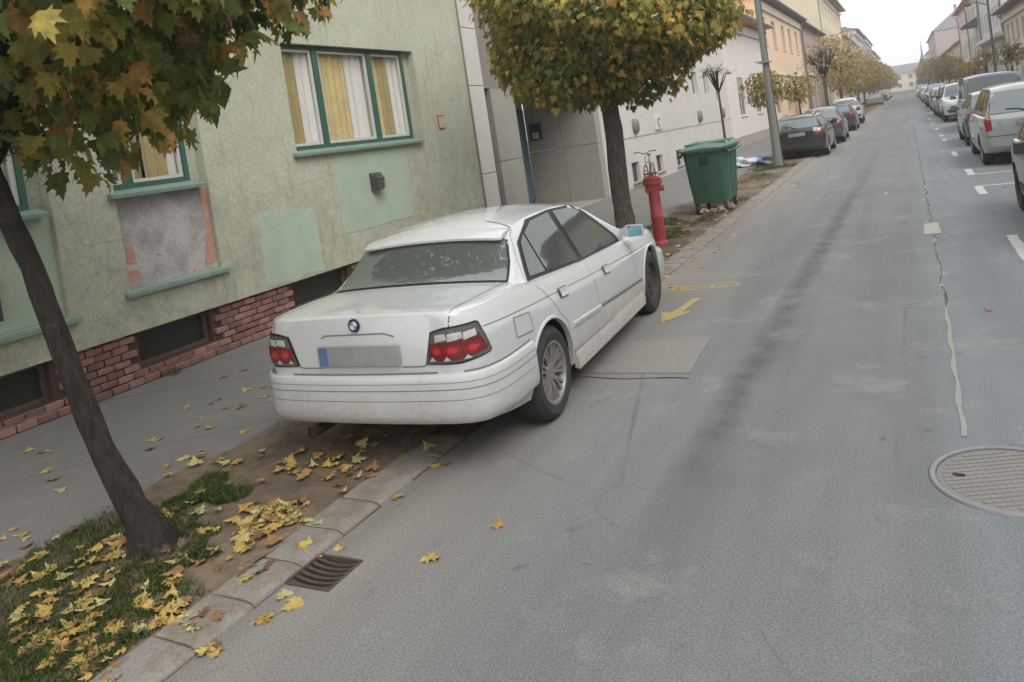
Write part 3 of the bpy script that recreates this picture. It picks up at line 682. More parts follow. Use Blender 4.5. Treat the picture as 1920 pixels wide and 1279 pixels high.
def grid_ops(W, floors, n, ww, m0=.8, **kw):
    st = (W-2*m0)/n; o = []
    for (a, b) in floors:
        for i in range(n): c = m0+st*(i+.5); o.append((c-ww/2, c+ww/2, a, b, kw))
    return o
LX = -7.45
M_STONE = pm('grey_plinth', lin(168, 160, 150), .9, .1, 3, .3, 30)
M_PEACH = pm('peach_wall', lin(228, 200, 172), .9, .06, 1.2, .2, 30); M_CREAM = pm('cream_wall', lin(214, 206, 190), .9, .06, 1.2, .2, 30)  # wall colours of this street row are lightened to stand in for denser haze
M_PINKW = pm('pinkish_white_wall', lin(222, 216, 211), .9, .05, 1.2, .2, 30); M_BRNW = pm('dusty_brown_wall', lin(178, 160, 152), .9, .09, 1.2, .2, 30)
M_YELW = pm('yellow_beige_wall', lin(220, 207, 180), .9, .05, .8, .2, 30); M_GRYW = pm('pale_grey_wall', lin(204, 204, 203), .9, .05, .8); M_BEIGE = pm('beige_wall', lin(206, 198, 182), .9, .06, .8)
M_MINTW = pm('mint_wall', lin(190, 205, 194), .9, .05, .8); M_ROSEW = pm('rose_grey_wall', lin(214, 204, 198), .9, .05, .8); M_BLGRY = pm('blue_grey_wall', lin(190, 195, 200), .9, .05, .8)
# C: single-storey white house
Y0 = 35.6
house('pale pinkish-white house with two windows under half-closed roller shutters', LX, Y0, 46.8, 6.35, M_PINKW, ops=[(2.6, 4.2, 1.5, 3.45, {'shutter': .42, 'sill': M_CONCW}), (7.2, 8.9, 1.5, 3.45, {'shutter': .42, 'sill': M_CONCW}), (3.3, 3.6, .12, .42, {'mull': 0}), (8.1, 8.4, .12, .42, {'mull': 0})],
      roof=T_ORG, rise=3.2, over=.75, plinth=(.52, M_STONE), bands=[(5.75, .5, .12, M_PINKW)], pipes=[(11.05, M_BROWNPIPE, 6.2)], dep=.1)
W = 67.5-46.8
o = [(5.4, 6.7, 5.55, 7.35, {'sill': M_CREAM}), (9.6, 10.9, 5.55, 7.35, {'sill': M_CREAM}), (13.1, 14.5, 5.55, 7.35, {'sill': M_CREAM}), (17, 18.4, 5.55, 7.35, {'sill': M_CREAM}), (1.6, 2.8, 5.55, 7.35, {'sill': M_CREAM}), (3.2, 5.4, 1.2, 2.7, {'mull': 2}), (8.5, 10.2, 1.2, 2.9), (12, 13.4, .05, 2.7, {'mull': 0, 'fm': M_BROWNPIPE, 'pane': M_BROWNPIPE}), (15.6, 17.4, 1.2, 2.9)]
house('peach two-storey house with narrow tall upper windows and banded base', LX, 46.8, 67.5, 8.45, M_PEACH, ops=o, fm=M_BRNW, roof=T_BRN, rise=2.8, over=.6, plinth=(.6, M_STONE), bands=[(.6+i*.42, .38, .035, M_CREAM) for i in range(0)]+[(3.7, .18, .10, M_CREAM), (7.75, .5, .16, M_CREAM)], pipes=[(W-.4, M_ZINC, 8.3)], dep=.2)
mb = MB()
W = 86-67.5
house('dusty brown two-storey house with a dark roof beyond the peach one', LX, 67.5, 86, 8.3, M_BRNW, ops=grid_ops(W, [(1.2, 2.9), (5, 6.8)], 5, 1.2, sill=M_STONE), fm=M_BRNW, roof=T_BRN, rise=2.6, over=.5, plinth=(.6, M_STONE), bands=[(3.9, .2, .1, M_CREAM)], pipes=[(.6, M_BROWNPIPE, 8.1)])
W = 32
house('tall yellow-beige block with a blank side wall above lower roofs', LX, 86, 118, 13.6, M_YELW, ops=grid_ops(W, [(1.2, 3), (4.6, 6.4), (7.8, 9.6), (10.8, 12.4)], 8, 1.3), fm=M_CREAM, roof=T_GRY, rise=2.4, over=.9, bands=[(3.7, .2, .1, M_CREAM), (13, .4, .18, M_CREAM)], pipes=[(1.2, M_ZINC, 13.4), (31.4, M_ZINC, 13.4)])
house('house with a bright red hipped tile roof and chimneys', LX, 118, 150, 10.2, M_CREAM, ops=grid_ops(32, [(1.2, 3), (5, 6.8), (7.8, 9.2)], 8, 1.3), fm=M_GRYW, roof=T_RED, rise=4.6, over=.5, hips=(3, 5), chim=[(10, 1.6), (20, 1.8)])
house('blue-grey classical house with a heavy projecting cornice', LX, 150, 184, 13.2, M_BLGRY, ops=grid_ops(34, [(1.3, 3.4), (5.2, 7.4), (8.8, 11)], 9, 1.4), fm=M_GRYW, roof=T_GRY, rise=1.4, over=.9, bands=[(4.3, .25, .15, M_GRYW), (12.4, .7, .4, M_GRYW)])
house('dark grey tall terrace house far down the left side', LX, 184, 232, 14.2, pm('slate_wall', lin(150, 150, 156), .9, .06, .5), ops=grid_ops(48, [(1.3, 3.2), (5, 7), (8.4, 10.4), (11.4, 13)], 12, 1.4), fm=M_GRYW, roof=T_GRY, rise=2.6, over=.5, bands=[(13.4, .6, .3, M_GRYW)], chim=[(12, 1.5), (30, 1.5)])
house('last pale house on the left before the crossing', LX, 232, 308, 12.6, M_CREAM, ops=grid_ops(76, [(1.3, 3.2), (5, 7), (8.4, 10.4)], 16, 1.5), fm=M_GRYW, roof=T_BRN, rise=2.4, over=.5)
RX = 7.5
W = 26
house('beige house with dark eaves nearest on the right side', RX, 45, 71, 6.3, M_BEIGE, 'R', ops=grid_ops(W, [(.9, 2.6), (3.8, 5.3)], 9, 1.3, trans=True), fm=M_CREAM, roof=T_GRY, rise=2.2, over=.8, bands=[(2.95, .3, .18, M_WHITEWALL), (5.6, .35, .2, M_CREAM)], z=.1, pipes=[(.5, M_ZINC, 6.2), (13, M_ZINC, 6.2)])
house('ochre house across the road from the white saloon', RX, 18, 45, 7.2, M_YELW, 'R', ops=grid_ops(27, [(.9, 2.7), (4.1, 5.9)], 8, 1.4), fm=M_WHITEWOOD, roof=T_BRN, rise=2.6, over=.5, z=.1, bands=[(3.3, .2, .1, M_CREAM)])
house('cream house across the road from the leaning maple', RX, -22, 18, 6.8, M_CREAM, 'R', ops=grid_ops(40, [(.9, 2.7), (4.1, 5.7)], 12, 1.4), fm=M_WHITEWOOD, roof=T_GRY, rise=2.6, over=.5, z=.1, bands=[(3.3, .2, .1, M_CREAM)])
W = 19
house('pale grey house with a long white balcony ledge', RX, 71, 90, 11.2, M_GRYW, 'R', ops=grid_ops(W, [(.9, 2.8), (5.6, 7.4), (8.6, 10.4)], 7, 1.3), fm=M_WHITEWOOD, roof=T_BRN, rise=2.2, over=.5, bands=[(2.4+2.2, .35, .75, M_WHITEWALL), (3.3, .2, .12, M_GRYW)], z=.1, pipes=[(.4, M_BROWNPIPE, 11), (18.6, M_BROWNPIPE, 11)])
mint = house('rose-grey house with a mint green middle and a dark awning', RX, 90, 122, 10.4, M_ROSEW, 'R', ops=grid_ops(32, [(.9, 2.8), (4.2, 6), (7.4, 9.2)], 9, 1.2), fm=M_WHITEWOOD, roof=T_ORG, rise=3, over=.6, bands=[(3.3, .2, .12, M_ROSEW)], z=.1, pipes=[(.5, M_BROWNPIPE, 10.2), (16, M_BROWNPIPE, 10.2), (31.4, M_ZINC, 10.2)], hips=(0, 3))
mb = MB(); ops_ = [q[:4] for q in grid_ops(32, [(4.2, 6), (7.4, 9.2)], 9, 1.2)]; ops_ = [q for q in ops_ if q[0] > 17 and q[1] < 25]
cells(mb, 25, 3.6, 9.4, ops_, x=.02, u0=17); mb.build('mint_render', M_MINTW, mint)
mb = MB(); mb.prism([(0, 7.9), (1.5, 7.1), (1.5, 6.9), (0, 6.9)], 'y', 26, 29); mb.build('awning', M_DARKGREY, mint)
house('low cream house with a long red tile roof on the right', RX, 122, 205, 6.7, M_CREAM, 'R', ops=grid_ops(83, [(1, 2.8), (4, 5.6)], 20, 1.3), fm=M_CREAM, roof=T_RED, rise=2.8, over=.5, z=.1, bands=[(3.3, .2, .1, M_CREAM)])
house('tall grey house with a steep hipped roof above the low red roof', RX, 205, 262, 13.6, pm('taupe_wall', lin(172, 164, 164), .9, .06, .5), 'R', ops=grid_ops(57, [(1, 3), (5, 7), (8.5, 10.5), (11.3, 12.8)], 14, 1.4), fm=M_GRYW, roof=T_GRY, rise=6, over=.4, z=.1, hips=(8, 8), chim=[(30, 3)], D=14)
house('pale blue-grey house far down the right side', RX, 262, 308, 11, M_BLGRY, 'R', ops=grid_ops(46, [(1, 3), (5, 7), (8.3, 10)], 11, 1.4), fm=M_GRYW, roof=T_GRY, rise=2.4, over=.4, z=.1)
# across the far end
t = thing('building', 'long cream building with a dark roof closing the far end of the street', 'building', (45, 330, 0), PI/2*3-PI)
t.rotation_euler = (0, 0, -PI/2); t.location = (-45, 330, 0)
o_ = grid_ops(90, [(1, 2.8), (4.2, 6)], 22, 1.4); mb = MB(); cells(mb, 90, -.1, 6.9, [q[:4] for q in o_]); reveals(mb, [q[:4] for q in o_], .2)
mb.quad((0, 0, -.1), (0, 0, 6.9), (-12, 0, 6.9), (-12, 0, -.1)); mb.build('wall', M_YELW, t)
for q in o_:
    if 38 < q[0] < 56: window(t, *q[:4], M_BRNW)
roof_gable(t, 90, 6.9, 12, 3.2, T_GRY, .4)
t = thing('church_tower', 'slender church tower with a needle spire above the right roofs', 'church', (7.4, 352, 0))
mb = MB(); mb.box(-1.3, 1.3, -1.3, 1.3, 0, 9.6).box(-1.45, 1.45, -1.45, 1.45, 9.6, 9.9); mb.build('tower', M_BLGRY, t)
mb = MB(); mb.lathe([(1.35, 9.9), (.9, 11.2), (.35, 14.5), (.04, 19.5)], 8); mb.build('spire', pm('spire_slate', lin(120, 124, 130), .7, .1, 1), t)
# low garden wall with gate bars between the brown house and the trees

# ------------------------------------------------------------------ cars
def paint(name, c, rough=.32, dirt=lin(150, 138, 120), dz=.55, amt=.55, metal=0.):
    """car paint: clear coat, road dust thickening towards the sills"""
    if name in MC: return MC[name]
    k = NT(name); P = k.obj(); x, y, z = k.sep(P)
    n = k.noise(P, 3.2, 5, .65); n2 = k.noise(P, 28, 3, .6)
    d = k.math('MULTIPLY', k.ramp(k.math('ADD', z, k.math('MULTIPLY', k.math('SUBTRACT', n, .5), .5)), [(.25, 1.), (dz, .25), (1.2, .06)]), k.ramp(n2, [(.3, .6), (.7, 1.)]))
    k.col(k.mix(k.math('MULTIPLY', d, amt), c, dirt)); k.rough(k.math('MULTIPLY_ADD', d, .4, rough)); k.set(Metallic=metal, Coat_Weight=.9, Coat_Roughness=.04)
    MC[name] = k.m; return k.m
M_TYRE = pm('tyre_rubber', lin(52, 52, 53), .85, .2, 14, .2, 60, world=False)
M_ARCH = pm('wheel_well', lin(30, 29, 28), .95, .1, 8, world=False)
M_ALLOY = pm('dirty_alloy', lin(150, 147, 142), .45, .2, 14, metal=.55, world=False)
M_STEELW = pm('dark_steel_wheel', lin(62, 58, 56), .7, .2, 14, metal=.2, world=False)
M_TRIM = pm('black_trim', lin(40, 41, 43), .55, .15, 20, world=False)
M_SEAM = pm('panel_gap', lin(118, 116, 111), .8, .1, 20, world=False)
M_CHROME = pm('silver_plastic', lin(200, 200, 200), .25, .05, 20, metal=.8, world=False)
def carglass(name, c=(.02, .024, .023), ior=1.9):
    k = NT(name); k.col(c); k.rough(.4); g = k.n('ShaderNodeBsdfGlossy'); g.inputs['Roughness'].default_value = .015; g.inputs[0].default_value = (.86, .93, .93, 1)
    fr = k.n('ShaderNodeFresnel'); fr.inputs[0].default_value = ior; m = k.n('ShaderNodeMixShader')
    k.l(fr.outputs[0], m.inputs[0]); k.l(k.b.outputs[0], m.inputs[1]); k.l(g.outputs[0], m.inputs[2]); k.l(m.outputs[0], k.out.inputs[0]); return k.m
M_CGLASS = carglass('tinted_car_glass'); M_CGLASS2 = carglass('pale_car_glass', (.09, .11, .115), 2.2)
def lens(name, c, rough=.12):
    k = NT(name); P = k.obj(); n = k.noise(P, 40, 2); k.col(k.mix(n, tuple(x*.7 for x in c), tuple(min(1, x*1.3) for x in c))); k.rough(rough); k.set(Coat_Weight=.8, Coat_Roughness=.03); return k.m
M_RED = lens('red_lens', lin(140, 34, 40)); M_CLEAR = lens('clear_lens', lin(190, 188, 184)); M_SMOKE = lens('smoked_lens', lin(96, 92, 92)); M_ORANGE = lens('orange_lens', lin(206, 98, 40)); M_HEAD = lens('head_lamp_glass', lin(196, 204, 206))
def plate_mat():
    k = NT('blurred_plate'); P = k.obj(); n = k.noise(P, 3, 2); k.col(k.mix(k.ramp(n, [(.35, 0.), (.65, 1.)]), lin(138, 138, 138), lin(166, 166, 165))); k.rough(.5); return k.m
M_PLATE = plate_mat(); M_PLBLUE = pm('plate_blue', lin(92, 112, 158), .5, .1, 10, world=False)
M_WHITEP = paint('white_car_paint', (.62, .64, .65), .25, amt=.7, dz=.6)

class Body:
    """smooth closed car body lofted along its length (x right, y forward from the rear axle, z up)"""
    def __init__(s, S):
        s.S = S; f = {k: pchip(v) for k, v in S['curves'].items()}; s.f = f
        y0, y1 = S['y0'], S['y1']; ys = list(np.arange(y0, y1, .045))+[y1]
        ys += [y0+.006, y0+.014, y0+.025, y1-.006, y1-.014, y1-.025]+S.get('extra', [])
        ys = sorted(set(round(v, 4) for v in ys)); rings = []
        for y in ys:
            zb, w, zt, bz = f['zbot'](y), f['w'](y), f['ztop'](y), f['belt'](y); bz = min(bz, zt-.012)
            wb = w-S.get('belt_in', .055); tw, tz = S['roof_w'], S['roof_z']
            h = zt-bz; g = min(1, max(0, (h-.05)/.35)); z6 = bz+h*(.55+.33*g)
            tumble = lambda z: wb-.035-(z-bz)*(wb-.035-tw)/max(.05, (tz-bz))
            x6 = max(.05, tumble(z6)); F = lambda q: zb+(bz-zb)*q
            top = lambda q: zt-(zt-z6)*q**2.4
            H = [(w-.12, zb), (w-.035, zb+.02), (w-.016, F(.12)), (w-.004, F(.26)), (w, F(.42)), (w, F(.58)), (w-.003, F(.74)), (w-.006, F(.785)), (w-.016, F(.805)), (w-.026, F(.90)), (wb+.008, F(.965)), (wb, F(.992)), (wb-.012, bz+.002), (wb-.035, bz+.008+.002*g)]
            H += [(tumble(bz+(z6-bz)*q), bz+(z6-bz)*q) for q in (.3, .6, .85, .95)]
            H += [(x6-.012, z6+(top(.9)-z6)*.55), (x6*.93, top(.9)), (x6*.8, top(.76)), (x6*.55, top(.52)), (x6*.28, top(.26))]
            ring = [(0, y, zb)]+[(max(.01, a), y, b) for a, b in H]+[(0, y, zt)]+[(-max(.01, a), y, b) for a, b in H[::-1]]
            rings.append(ring)
        s.mb = MB(); s.mb.loft(rings); s.bvh = BVHTree.FromPolygons([Vector(v) for v in s.mb.v], s.mb.f)
    def cut(s, name, wheels, r, mats, parent):
        """body with the wheel arches cut out (exact boolean, baked)"""
        me = s.mb.mesh(name)
        for m in mats: me.materials.append(m)
        me.polygons.foreach_set('use_smooth', [True]*len(me.polygons))
        o = bpy.data.objects.new(name, me); COL.objects.link(o); cs = []
        for (y, z) in wheels:
            for sd in (-1, 1):
                c = MB(); a, b = sorted((sd*.5, sd*1.2)); c.lathe([(r, a), (r, b)], 40, 'x', (0, y, z)); cm = c.mesh('cutter'); cm.materials.append(mats[1])
                bm = bmesh.new(); bm.from_mesh(cm); bmesh.ops.recalc_face_normals(bm, faces=bm.faces); bm.to_mesh(cm); bm.free()
                co = bpy.data.objects.new('cutter', cm); COL.objects.link(co); cs.append(co)
                m = o.modifiers.new('b', 'BOOLEAN'); m.operation = 'DIFFERENCE'; m.object = co; m.solver = 'EXACT'; m.material_mode = 'TRANSFER'
        bm = bmesh.new(); bm.from_mesh(me); bmesh.ops.recalc_face_normals(bm, faces=bm.faces); bm.to_mesh(me); bm.free()
        dg = bpy.context.evaluated_depsgraph_get(); nm = bpy.data.meshes.new_from_object(o.evaluated_get(dg)); nm.name = name
        o.modifiers.clear()
        for c in cs: d_ = c.data; bpy.data.objects.remove(c); bpy.data.meshes.remove(d_)
        o.data = nm; bpy.data.meshes.remove(me); nm.set_sharp_from_angle(angle=math.radians(32)); o.parent = parent
        return o
    def hit(s, mode, a, b, off):
        if mode in ('CR', 'CL'):                      # rays towards a vertical axis inside the rear corner: a = angle / 100
            sg = 1 if mode == 'CR' else -1; t = math.radians(a*100); dx, dy = sg*math.sin(t), -math.cos(t); O = (sg*.35+dx*3, -.45+dy*3, b); D = (-dx, -dy, 0)
        else: O, D = {'R': ((3, a, b), (-1, 0, 0)), 'L': ((-3, a, b), (1, 0, 0)), 'B': ((a, -5, b), (0, 1, 0)), 'F': ((a, 9, b), (0, -1, 0)), 'T': ((a, b, 4), (0, 0, -1))}[mode]
        p, n, i, d = s.bvh.ray_cast(Vector(O), Vector(D))
        if p is None: return None
        if n.dot(Vector(D)) > 0: n = -n
        return p+n*off
    def panel(s, mode, poly, off=.004, step=.06):
        """polygon drawn in a side/rear/top view, draped on the body"""
        P = [Vector((a, b)) for a, b in poly]; n = len(P); pts = []
        for i in range(n):
            a, b = P[i], P[(i+1) % n]; k = max(1, int((b-a).length/step))
            pts += [a+(b-a)*(j/k) for j in range(k)]
        nb = len(pts); ed = [(i, (i+1) % nb) for i in range(nb)]
        xs = [p.x for p in pts]; zs = [p.y for p in pts]
        for gx_ in np.arange(min(xs)+step*.5, max(xs), step):
            for gz in np.arange(min(zs)+step*.5, max(zs), step): pts.append(Vector((gx_, gz)))
        v, e, f, *_ = delaunay_2d_cdt(pts, ed, [list(range(nb))], 1, 1e-5)
        mb = MB(); ids = {}
        for i, q in enumerate(v):
            h = s.hit(mode, q.x, q.y, off)
            if h is not None: ids[i] = len(mb.v); mb.v.append(tuple(h))
        for t in f:
            if all(i in ids for i in t): mb.f.append(tuple(ids[i] for i in t)); mb.m.append(0)
        return mb
    def line(s, mode, pts, wd=.0042, off=.0022, step=.03):
        P = [Vector(p) for p in pts]; q = []
        for a, b in zip(P[:-1], P[1:]):
            k = max(1, int((b-a).length/step)); q += [a+(b-a)*(j/k) for j in range(k)]
        q.append(P[-1]); mb = MB(); pr = None
        for i, p in enumerate(q):
            d = (q[min(i+1, len(q)-1)]-q[max(i-1, 0)]).normalized(); nn = Vector((-d.y, d.x))*wd/2
            a = s.hit(mode, p.x+nn.x, p.y+nn.y, off); b = s.hit(mode, p.x-nn.x, p.y-nn.y, off)
            if a is None or b is None: pr = None; continue
            if pr: mb.quad(pr[0], pr[1], b, a)
            pr = (a, b)
        return mb
def mirror(mb):
    o = MB(); o.v = [(-x, y, z) for x, y, z in mb.v]; o.f = [t[::-1] for t in mb.f]; o.m = mb.m; return o
def grow(poly, d):
    """offset a convex-ish polygon outwards"""
    c = Vector((sum(p[0] for p in poly)/len(poly), sum(p[1] for p in poly)/len(poly))); o = []
    for p in poly: v = Vector(p)-c; o.append(tuple(c+v*(1+d/max(.05, v.length))))
    return o
_WM = {}
def wheel(parent, x, y, r, style, z=None, wd=.2):
    """tyre and rim; outer face looks along +x for the right side"""
    sd = 1 if x > 0 else -1; key = (round(r, 3), style, wd); z = r if z is None else z
    if key not in _WM:
        t = MB(); ri = r*.66; hw = wd/2
        t.lathe([(ri, -hw+.02), (ri+.01, -hw+.004), (r-.045, -hw-.004), (r-.012, -hw+.018), (r, -hw+.04), (r, hw-.04), (r-.012, hw-.018), (r-.045, hw+.004), (ri+.01, hw-.004), (ri, hw-.02)], 40, 'x', cap=False)
        for yy in (-.06, -.02, .02, .06): t.lathe([(r+.0005, yy-.006), (r+.004, yy-.004), (r+.004, yy+.004), (r+.0005, yy+.006)], 40, 'x', cap=False)
        tm = t.mesh('tyre'); tm.materials.append(M_TYRE)
        m = MB(); m.lathe([(ri-.004, -hw+.03), (ri-.004, hw-.02), (ri+.006, hw-.006), (ri-.012, hw-.008), (ri-.022, hw-.03), (ri-.03, -hw+.05)], 40, 'x', cap=False)
        m.lathe([(.001, hw-.035), (.03, hw-.03), (.062, hw-.034), (.07, hw-.05)], 20, 'x', cap=False)
        if style == 'alloy':
            for k in range(9):
                for ds in (-.09, .09):
                    a0 = 2*PI*k/9; a1 = a0+ds*1.6; R0, R1 = .055, ri-.018
                    def P(rr, a, xx, off): return (xx, rr*math.cos(a)-off*math.sin(a), rr*math.sin(a)+off*math.cos(a))
                    m.loft([[P(R0, a0+ds, hw-.036, -.010), P(R0, a0+ds, hw-.036, .010), P(R0, a0+ds, hw-.06, .011), P(R0, a0+ds, hw-.06, -.011)], [P((R0+R1)/2, a0+ds*1.2, hw-.022, -.009), P((R0+R1)/2, a0+ds*1.2, hw-.022, .009), P((R0+R1)/2, a0+ds*1.2, hw-.05, .01), P((R0+R1)/2, a0+ds*1.2, hw-.05, -.01)], [P(R1, a1, hw-.018, -.012), P(R1, a1, hw-.018, .012), P(R1, a1, hw-.05, .012), P(R1, a1, hw-.05, -.012)]])
        elif style == 'five':
            for k in range(5):
                a = 2*PI*k/5; c_, s_ = math.cos(a), math.sin(a)
                q = lambda rr, o_, xx: (xx, rr*c_-o_*s_, rr*s_+o_*c_)
                m.loft([[q(.05, -.03, hw-.04), q(.05, .03, hw-.04), q(.05, .03, hw-.07), q(.05, -.03, hw-.07)], [q(ri-.015, -.035, hw-.02), q(ri-.015, .035, hw-.02), q(ri-.015, .035, hw-.05), q(ri-.015, -.035, hw-.05)]])
        else:
            m.lathe([(.07, hw-.05), (.10, hw-.03), (.135, hw-.04), (ri-.03, hw-.06), (ri-.015, hw-.03)], 40, 'x', cap=False)
        rm = m.mesh('rim')
        b = MB(); b.lathe([(.02, hw-.085), (ri-.02, hw-.085)], 30, 'x', cap=False); b.lathe([(.001, hw-.086), (.03, hw-.086)], 12, 'x')
        bm_ = b.mesh('brake_disc'); bm_.materials.append(M_ARCH)
        for me in (tm, rm): me.polygons.foreach_set('use_smooth', [True]*len(me.polygons)); me.set_sharp_from_angle(angle=math.radians(35))
        rm.materials.append(M_STEELW if style == 'steel' else M_ALLOY); _WM[key] = (tm, rm, bm_)
    tm, rm, bm_ = _WM[key]
    w_ = bpy.data.objects.new('wheel', bm_); COL.objects.link(w_); w_.parent = parent; w_.location = (x, y, z); w_.rotation_euler = (random.uniform(0, 6), 0, 0 if sd > 0 else PI)
    for n_, me in (('tyre', tm), ('rim', rm)):
        o = bpy.data.objects.new(n_, me); COL.objects.link(o); o.parent = w_
    return w_
def arch_lip(y, z, r, body, mat, parent, x=.85):
    for mode in 'RL':
        pr = []
        for a in np.linspace(-.35, PI+.35, 26):
            p = body.hit(mode, y+(r+.018)*math.cos(a), z+(r+.018)*math.sin(a), .0); q = body.hit(mode, y+r*math.cos(a), z+r*math.sin(a), 0)
            if p is None or q is None: continue
            sg = 1 if mode == 'R' else -1
            pr.append([tuple(p), tuple((p+q)/2+Vector((sg*.009, 0, 0))), (q.x+sg*.008, q.y-.004*math.cos(a), q.z-.004*math.sin(a)), (q.x-sg*.03, q.y-.005*math.cos(a), q.z-.005*math.sin(a))])
        if len(pr) > 3:
            mb = MB(); mb.loft(pr, cap=False, closed=False); mb.build('arch_lip', mat, parent, smooth=60)
def strip_path(body, z, ys, off=0):
    """plan curve of the body at height z: from the right side round the rear to the left side"""
    pts = []
    for y in ys:
        p = body.hit('R', y, z, 0)
        if p: pts.append((p.x, p.y))
    return pts

# ---- the white saloon
BX, BY, BTH = -3.167, 4.432, .0524
S = dict(y0=-.955, y1=3.46, roof_w=.555, roof_z=1.345, belt_in=.06, extra=[-.26, -.24, -.22, 0, .05], curves=dict(
    zbot=[(-.955, .45), (-.9, .36), (-.6, .27), (0, .22), (2.7, .21), (3.2, .22), (3.46, .33)],
    w=[(-.955, .60), (-.950, .645), (-.935, .688), (-.905, .735), (-.86, .775), (-.80, .802), (-.7, .820), (-.5, .834), (0, .846), (1.3, .849), (2.7, .838), (3.05, .805), (3.25, .745), (3.38, .63), (3.46, .40)],
    belt=[(-.955, .976), (-.93, .985), (-.5, .985), (-.2, .965), (0, .940), (1.0, .880), (2.1, .838), (2.8, .812), (3.2, .77), (3.46, .62)],
    ztop=[(-.955, .990), (-.950, .997), (-.93, 1.001), (-.6, 1.008), (-.27, 1.012), (-.235, 1.02), (0, 1.245), (.06, 1.292), (.2, 1.345), (.38, 1.375), (.65, 1.391), (.95, 1.390), (1.25, 1.368), (1.42, 1.335), (1.62, 1.262), (2.0, 1.09), (2.36, .925), (2.42, .905), (2.8, .87), (3.2, .80), (3.40, .70), (3.46, .62)]))
E36 = Body(S)
car = thing('car', 'white saloon parked half on the verge with smoked rear lights', 'car', (BX, BY, 0), BTH, 'cars parked along the left side')
body = E36.cut('body', [(0, .325), (2.70, .325)], .355, [M_WHITEP, M_ARCH], car)
for y_ in (0, 2.70): arch_lip(y_, .325, .355, E36, M_WHITEP, car)
side_w = dict(quarter=[(.02, .975), (.285, .955), (.285, 1.235), (.18, 1.19)], rear=[(.31, .952), (.915, .905), (.86, 1.308), (.50, 1.298), (.31, 1.238)], front=[(1.01, .90), (1.93, .868), (1.90, .925), (1.45, 1.245), (1.30, 1.285), (.96, 1.306)])
outline = [(-.045, .955), (.95, .888), (2.03, .850), (2.0, .925), (1.50, 1.265), (1.33, 1.305), (.9, 1.328), (.45, 1.318), (.14, 1.20)]
for mode in 'RL':
    E36.panel(mode, outline, .0035).build('window_surround', M_TRIM, car, smooth=180)
    for nm, po in side_w.items():
        E36.panel(mode, po, .0085).build('side_window', M_CGLASS, car, smooth=180)
    for pts in ([(-.055, .985), (.02, 1.13), (.10, 1.25), (.30, 1.352)], [(-.055, .985), (-.02, .92), (.10, .80), (.22, .66), (.33, .57), (.345, .30)], [(.955, .895), (1.00, .60), (1.03, .27)], [(2.06, .86), (2.10, .55), (2.12, .27)], [(.345, .33), (1.5, .31), (2.25, .295)]):
        E36.line(mode, pts).build('door_seam', M_SEAM, car)
    E36.line(mode, [(-.80, .868), (0, .822), (1.2, .762), (2.9, .69)], .005).build('crease_line', M_SEAM, car)
    for y_, z_ in ((.33, .79), (1.30, .742)):
        mb = E36.panel(mode, [(y_-.075, z_-.035), (y_+.085, z_-.045), (y_+.085, z_+.03), (y_-.075, z_+.04)], .004); h_ = mb.build('door_handle', M_SEAM, car)
        mb = E36.panel(mode, [(y_-.068, z_-.024), (y_+.078, z_-.034), (y_+.078, z_+.024), (y_-.068, z_+.034)], .016); mb.build('handle_grip', M_WHITEP, h_)
    sg = 1 if mode == 'R' else -1                       # side moulding
    for (ya, yb, za, zb_, m_) in ((.40, 1.02, .528, .497, M_WHITEP), (1.05, 2.28, .495, .430, M_SEAM)):
        R_ = []
        for t_ in np.linspace(0, 1, 14):
            y_, z_ = ya+(yb-ya)*t_, za+(zb_-za)*t_; p = E36.hit(mode, y_, z_, 0); k_ = .001 if m_ is M_SEAM else .014
            R_.append([(p.x-sg*.004, y_, z_-.022), (p.x+sg*k_, y_, z_-.014), (p.x+sg*(k_+.002), y_, z_+.010), (p.x-sg*.004, y_, z_+.02)])
        mb = MB(); mb.loft(R_); mb.build('side_moulding', m_, car, smooth=40)
    R_ = []                                             # side skirt
    for y_ in np.linspace(.42, 2.28, 20):
        p = E36.hit(mode, y_, .30, 0); R_.append([(p.x-sg*.02, y_, .20), (p.x+sg*.016, y_, .19), (p.x+sg*.020, y_, .255), (p.x+sg*.002, y_, .318), (p.x-sg*.02, y_, .315)])
    mb = MB(); mb.loft(R_); mb.build('side_skirt', M_WHITEP, car, smooth=40)
    # mirror
    mb = MB(); X = lambda v: sg*v
    mb.loft([[(X(.76), 2.03, .895), (X(.76), 2.10, .895), (X(.76), 2.10, .95), (X(.76), 2.03, .95)], [(X(.84), 2.00, .895), (X(.84), 2.10, .90), (X(.84), 2.10, .985), (X(.84), 2.00, .99)], [(X(.86), 1.955, .885), (X(.88), 2.09, .90), (X(.88), 2.09, .99), (X(.86), 1.955, 1.005)], [(X(1.015), 1.965, .890), (X(.99), 2.07, .91), (X(.99), 2.07, .985), (X(1.015), 1.965, .998)]])
    mr = mb.build('mirror', M_WHITEP, car, smooth=50)
    mb = MB(); mb.quad((X(.872), 1.952, .897), (X(1.004), 1.961, .902), (X(1.004), 1.961, .988), (X(.872), 1.952, .994))
    kk = MC.get('mirror_glass') or NT('mirror_glass'); 
    if isinstance(kk, NT): kk.col(lin(120, 160, 172)); kk.rough(.05); kk.set(Metallic=.9); MC['mirror_glass'] = kk.m; kk = kk.m
    mb.build('mirror_glass', kk, mr)
E36.panel('R', [(-.49, .826), (-.275, .805), (-.27, .80), (-.25, .682), (-.255, .675), (-.48, .698), (-.49, .705)], .0022).build('fuel_flap', M_WHITEP, car, smooth=180)
E36.line('R', [(-.49, .826), (-.275, .805), (-.25, .68), (-.48, .70), (-.49, .826)], .006, .0035).build('fuel_flap_gap', M_SEAM, car)
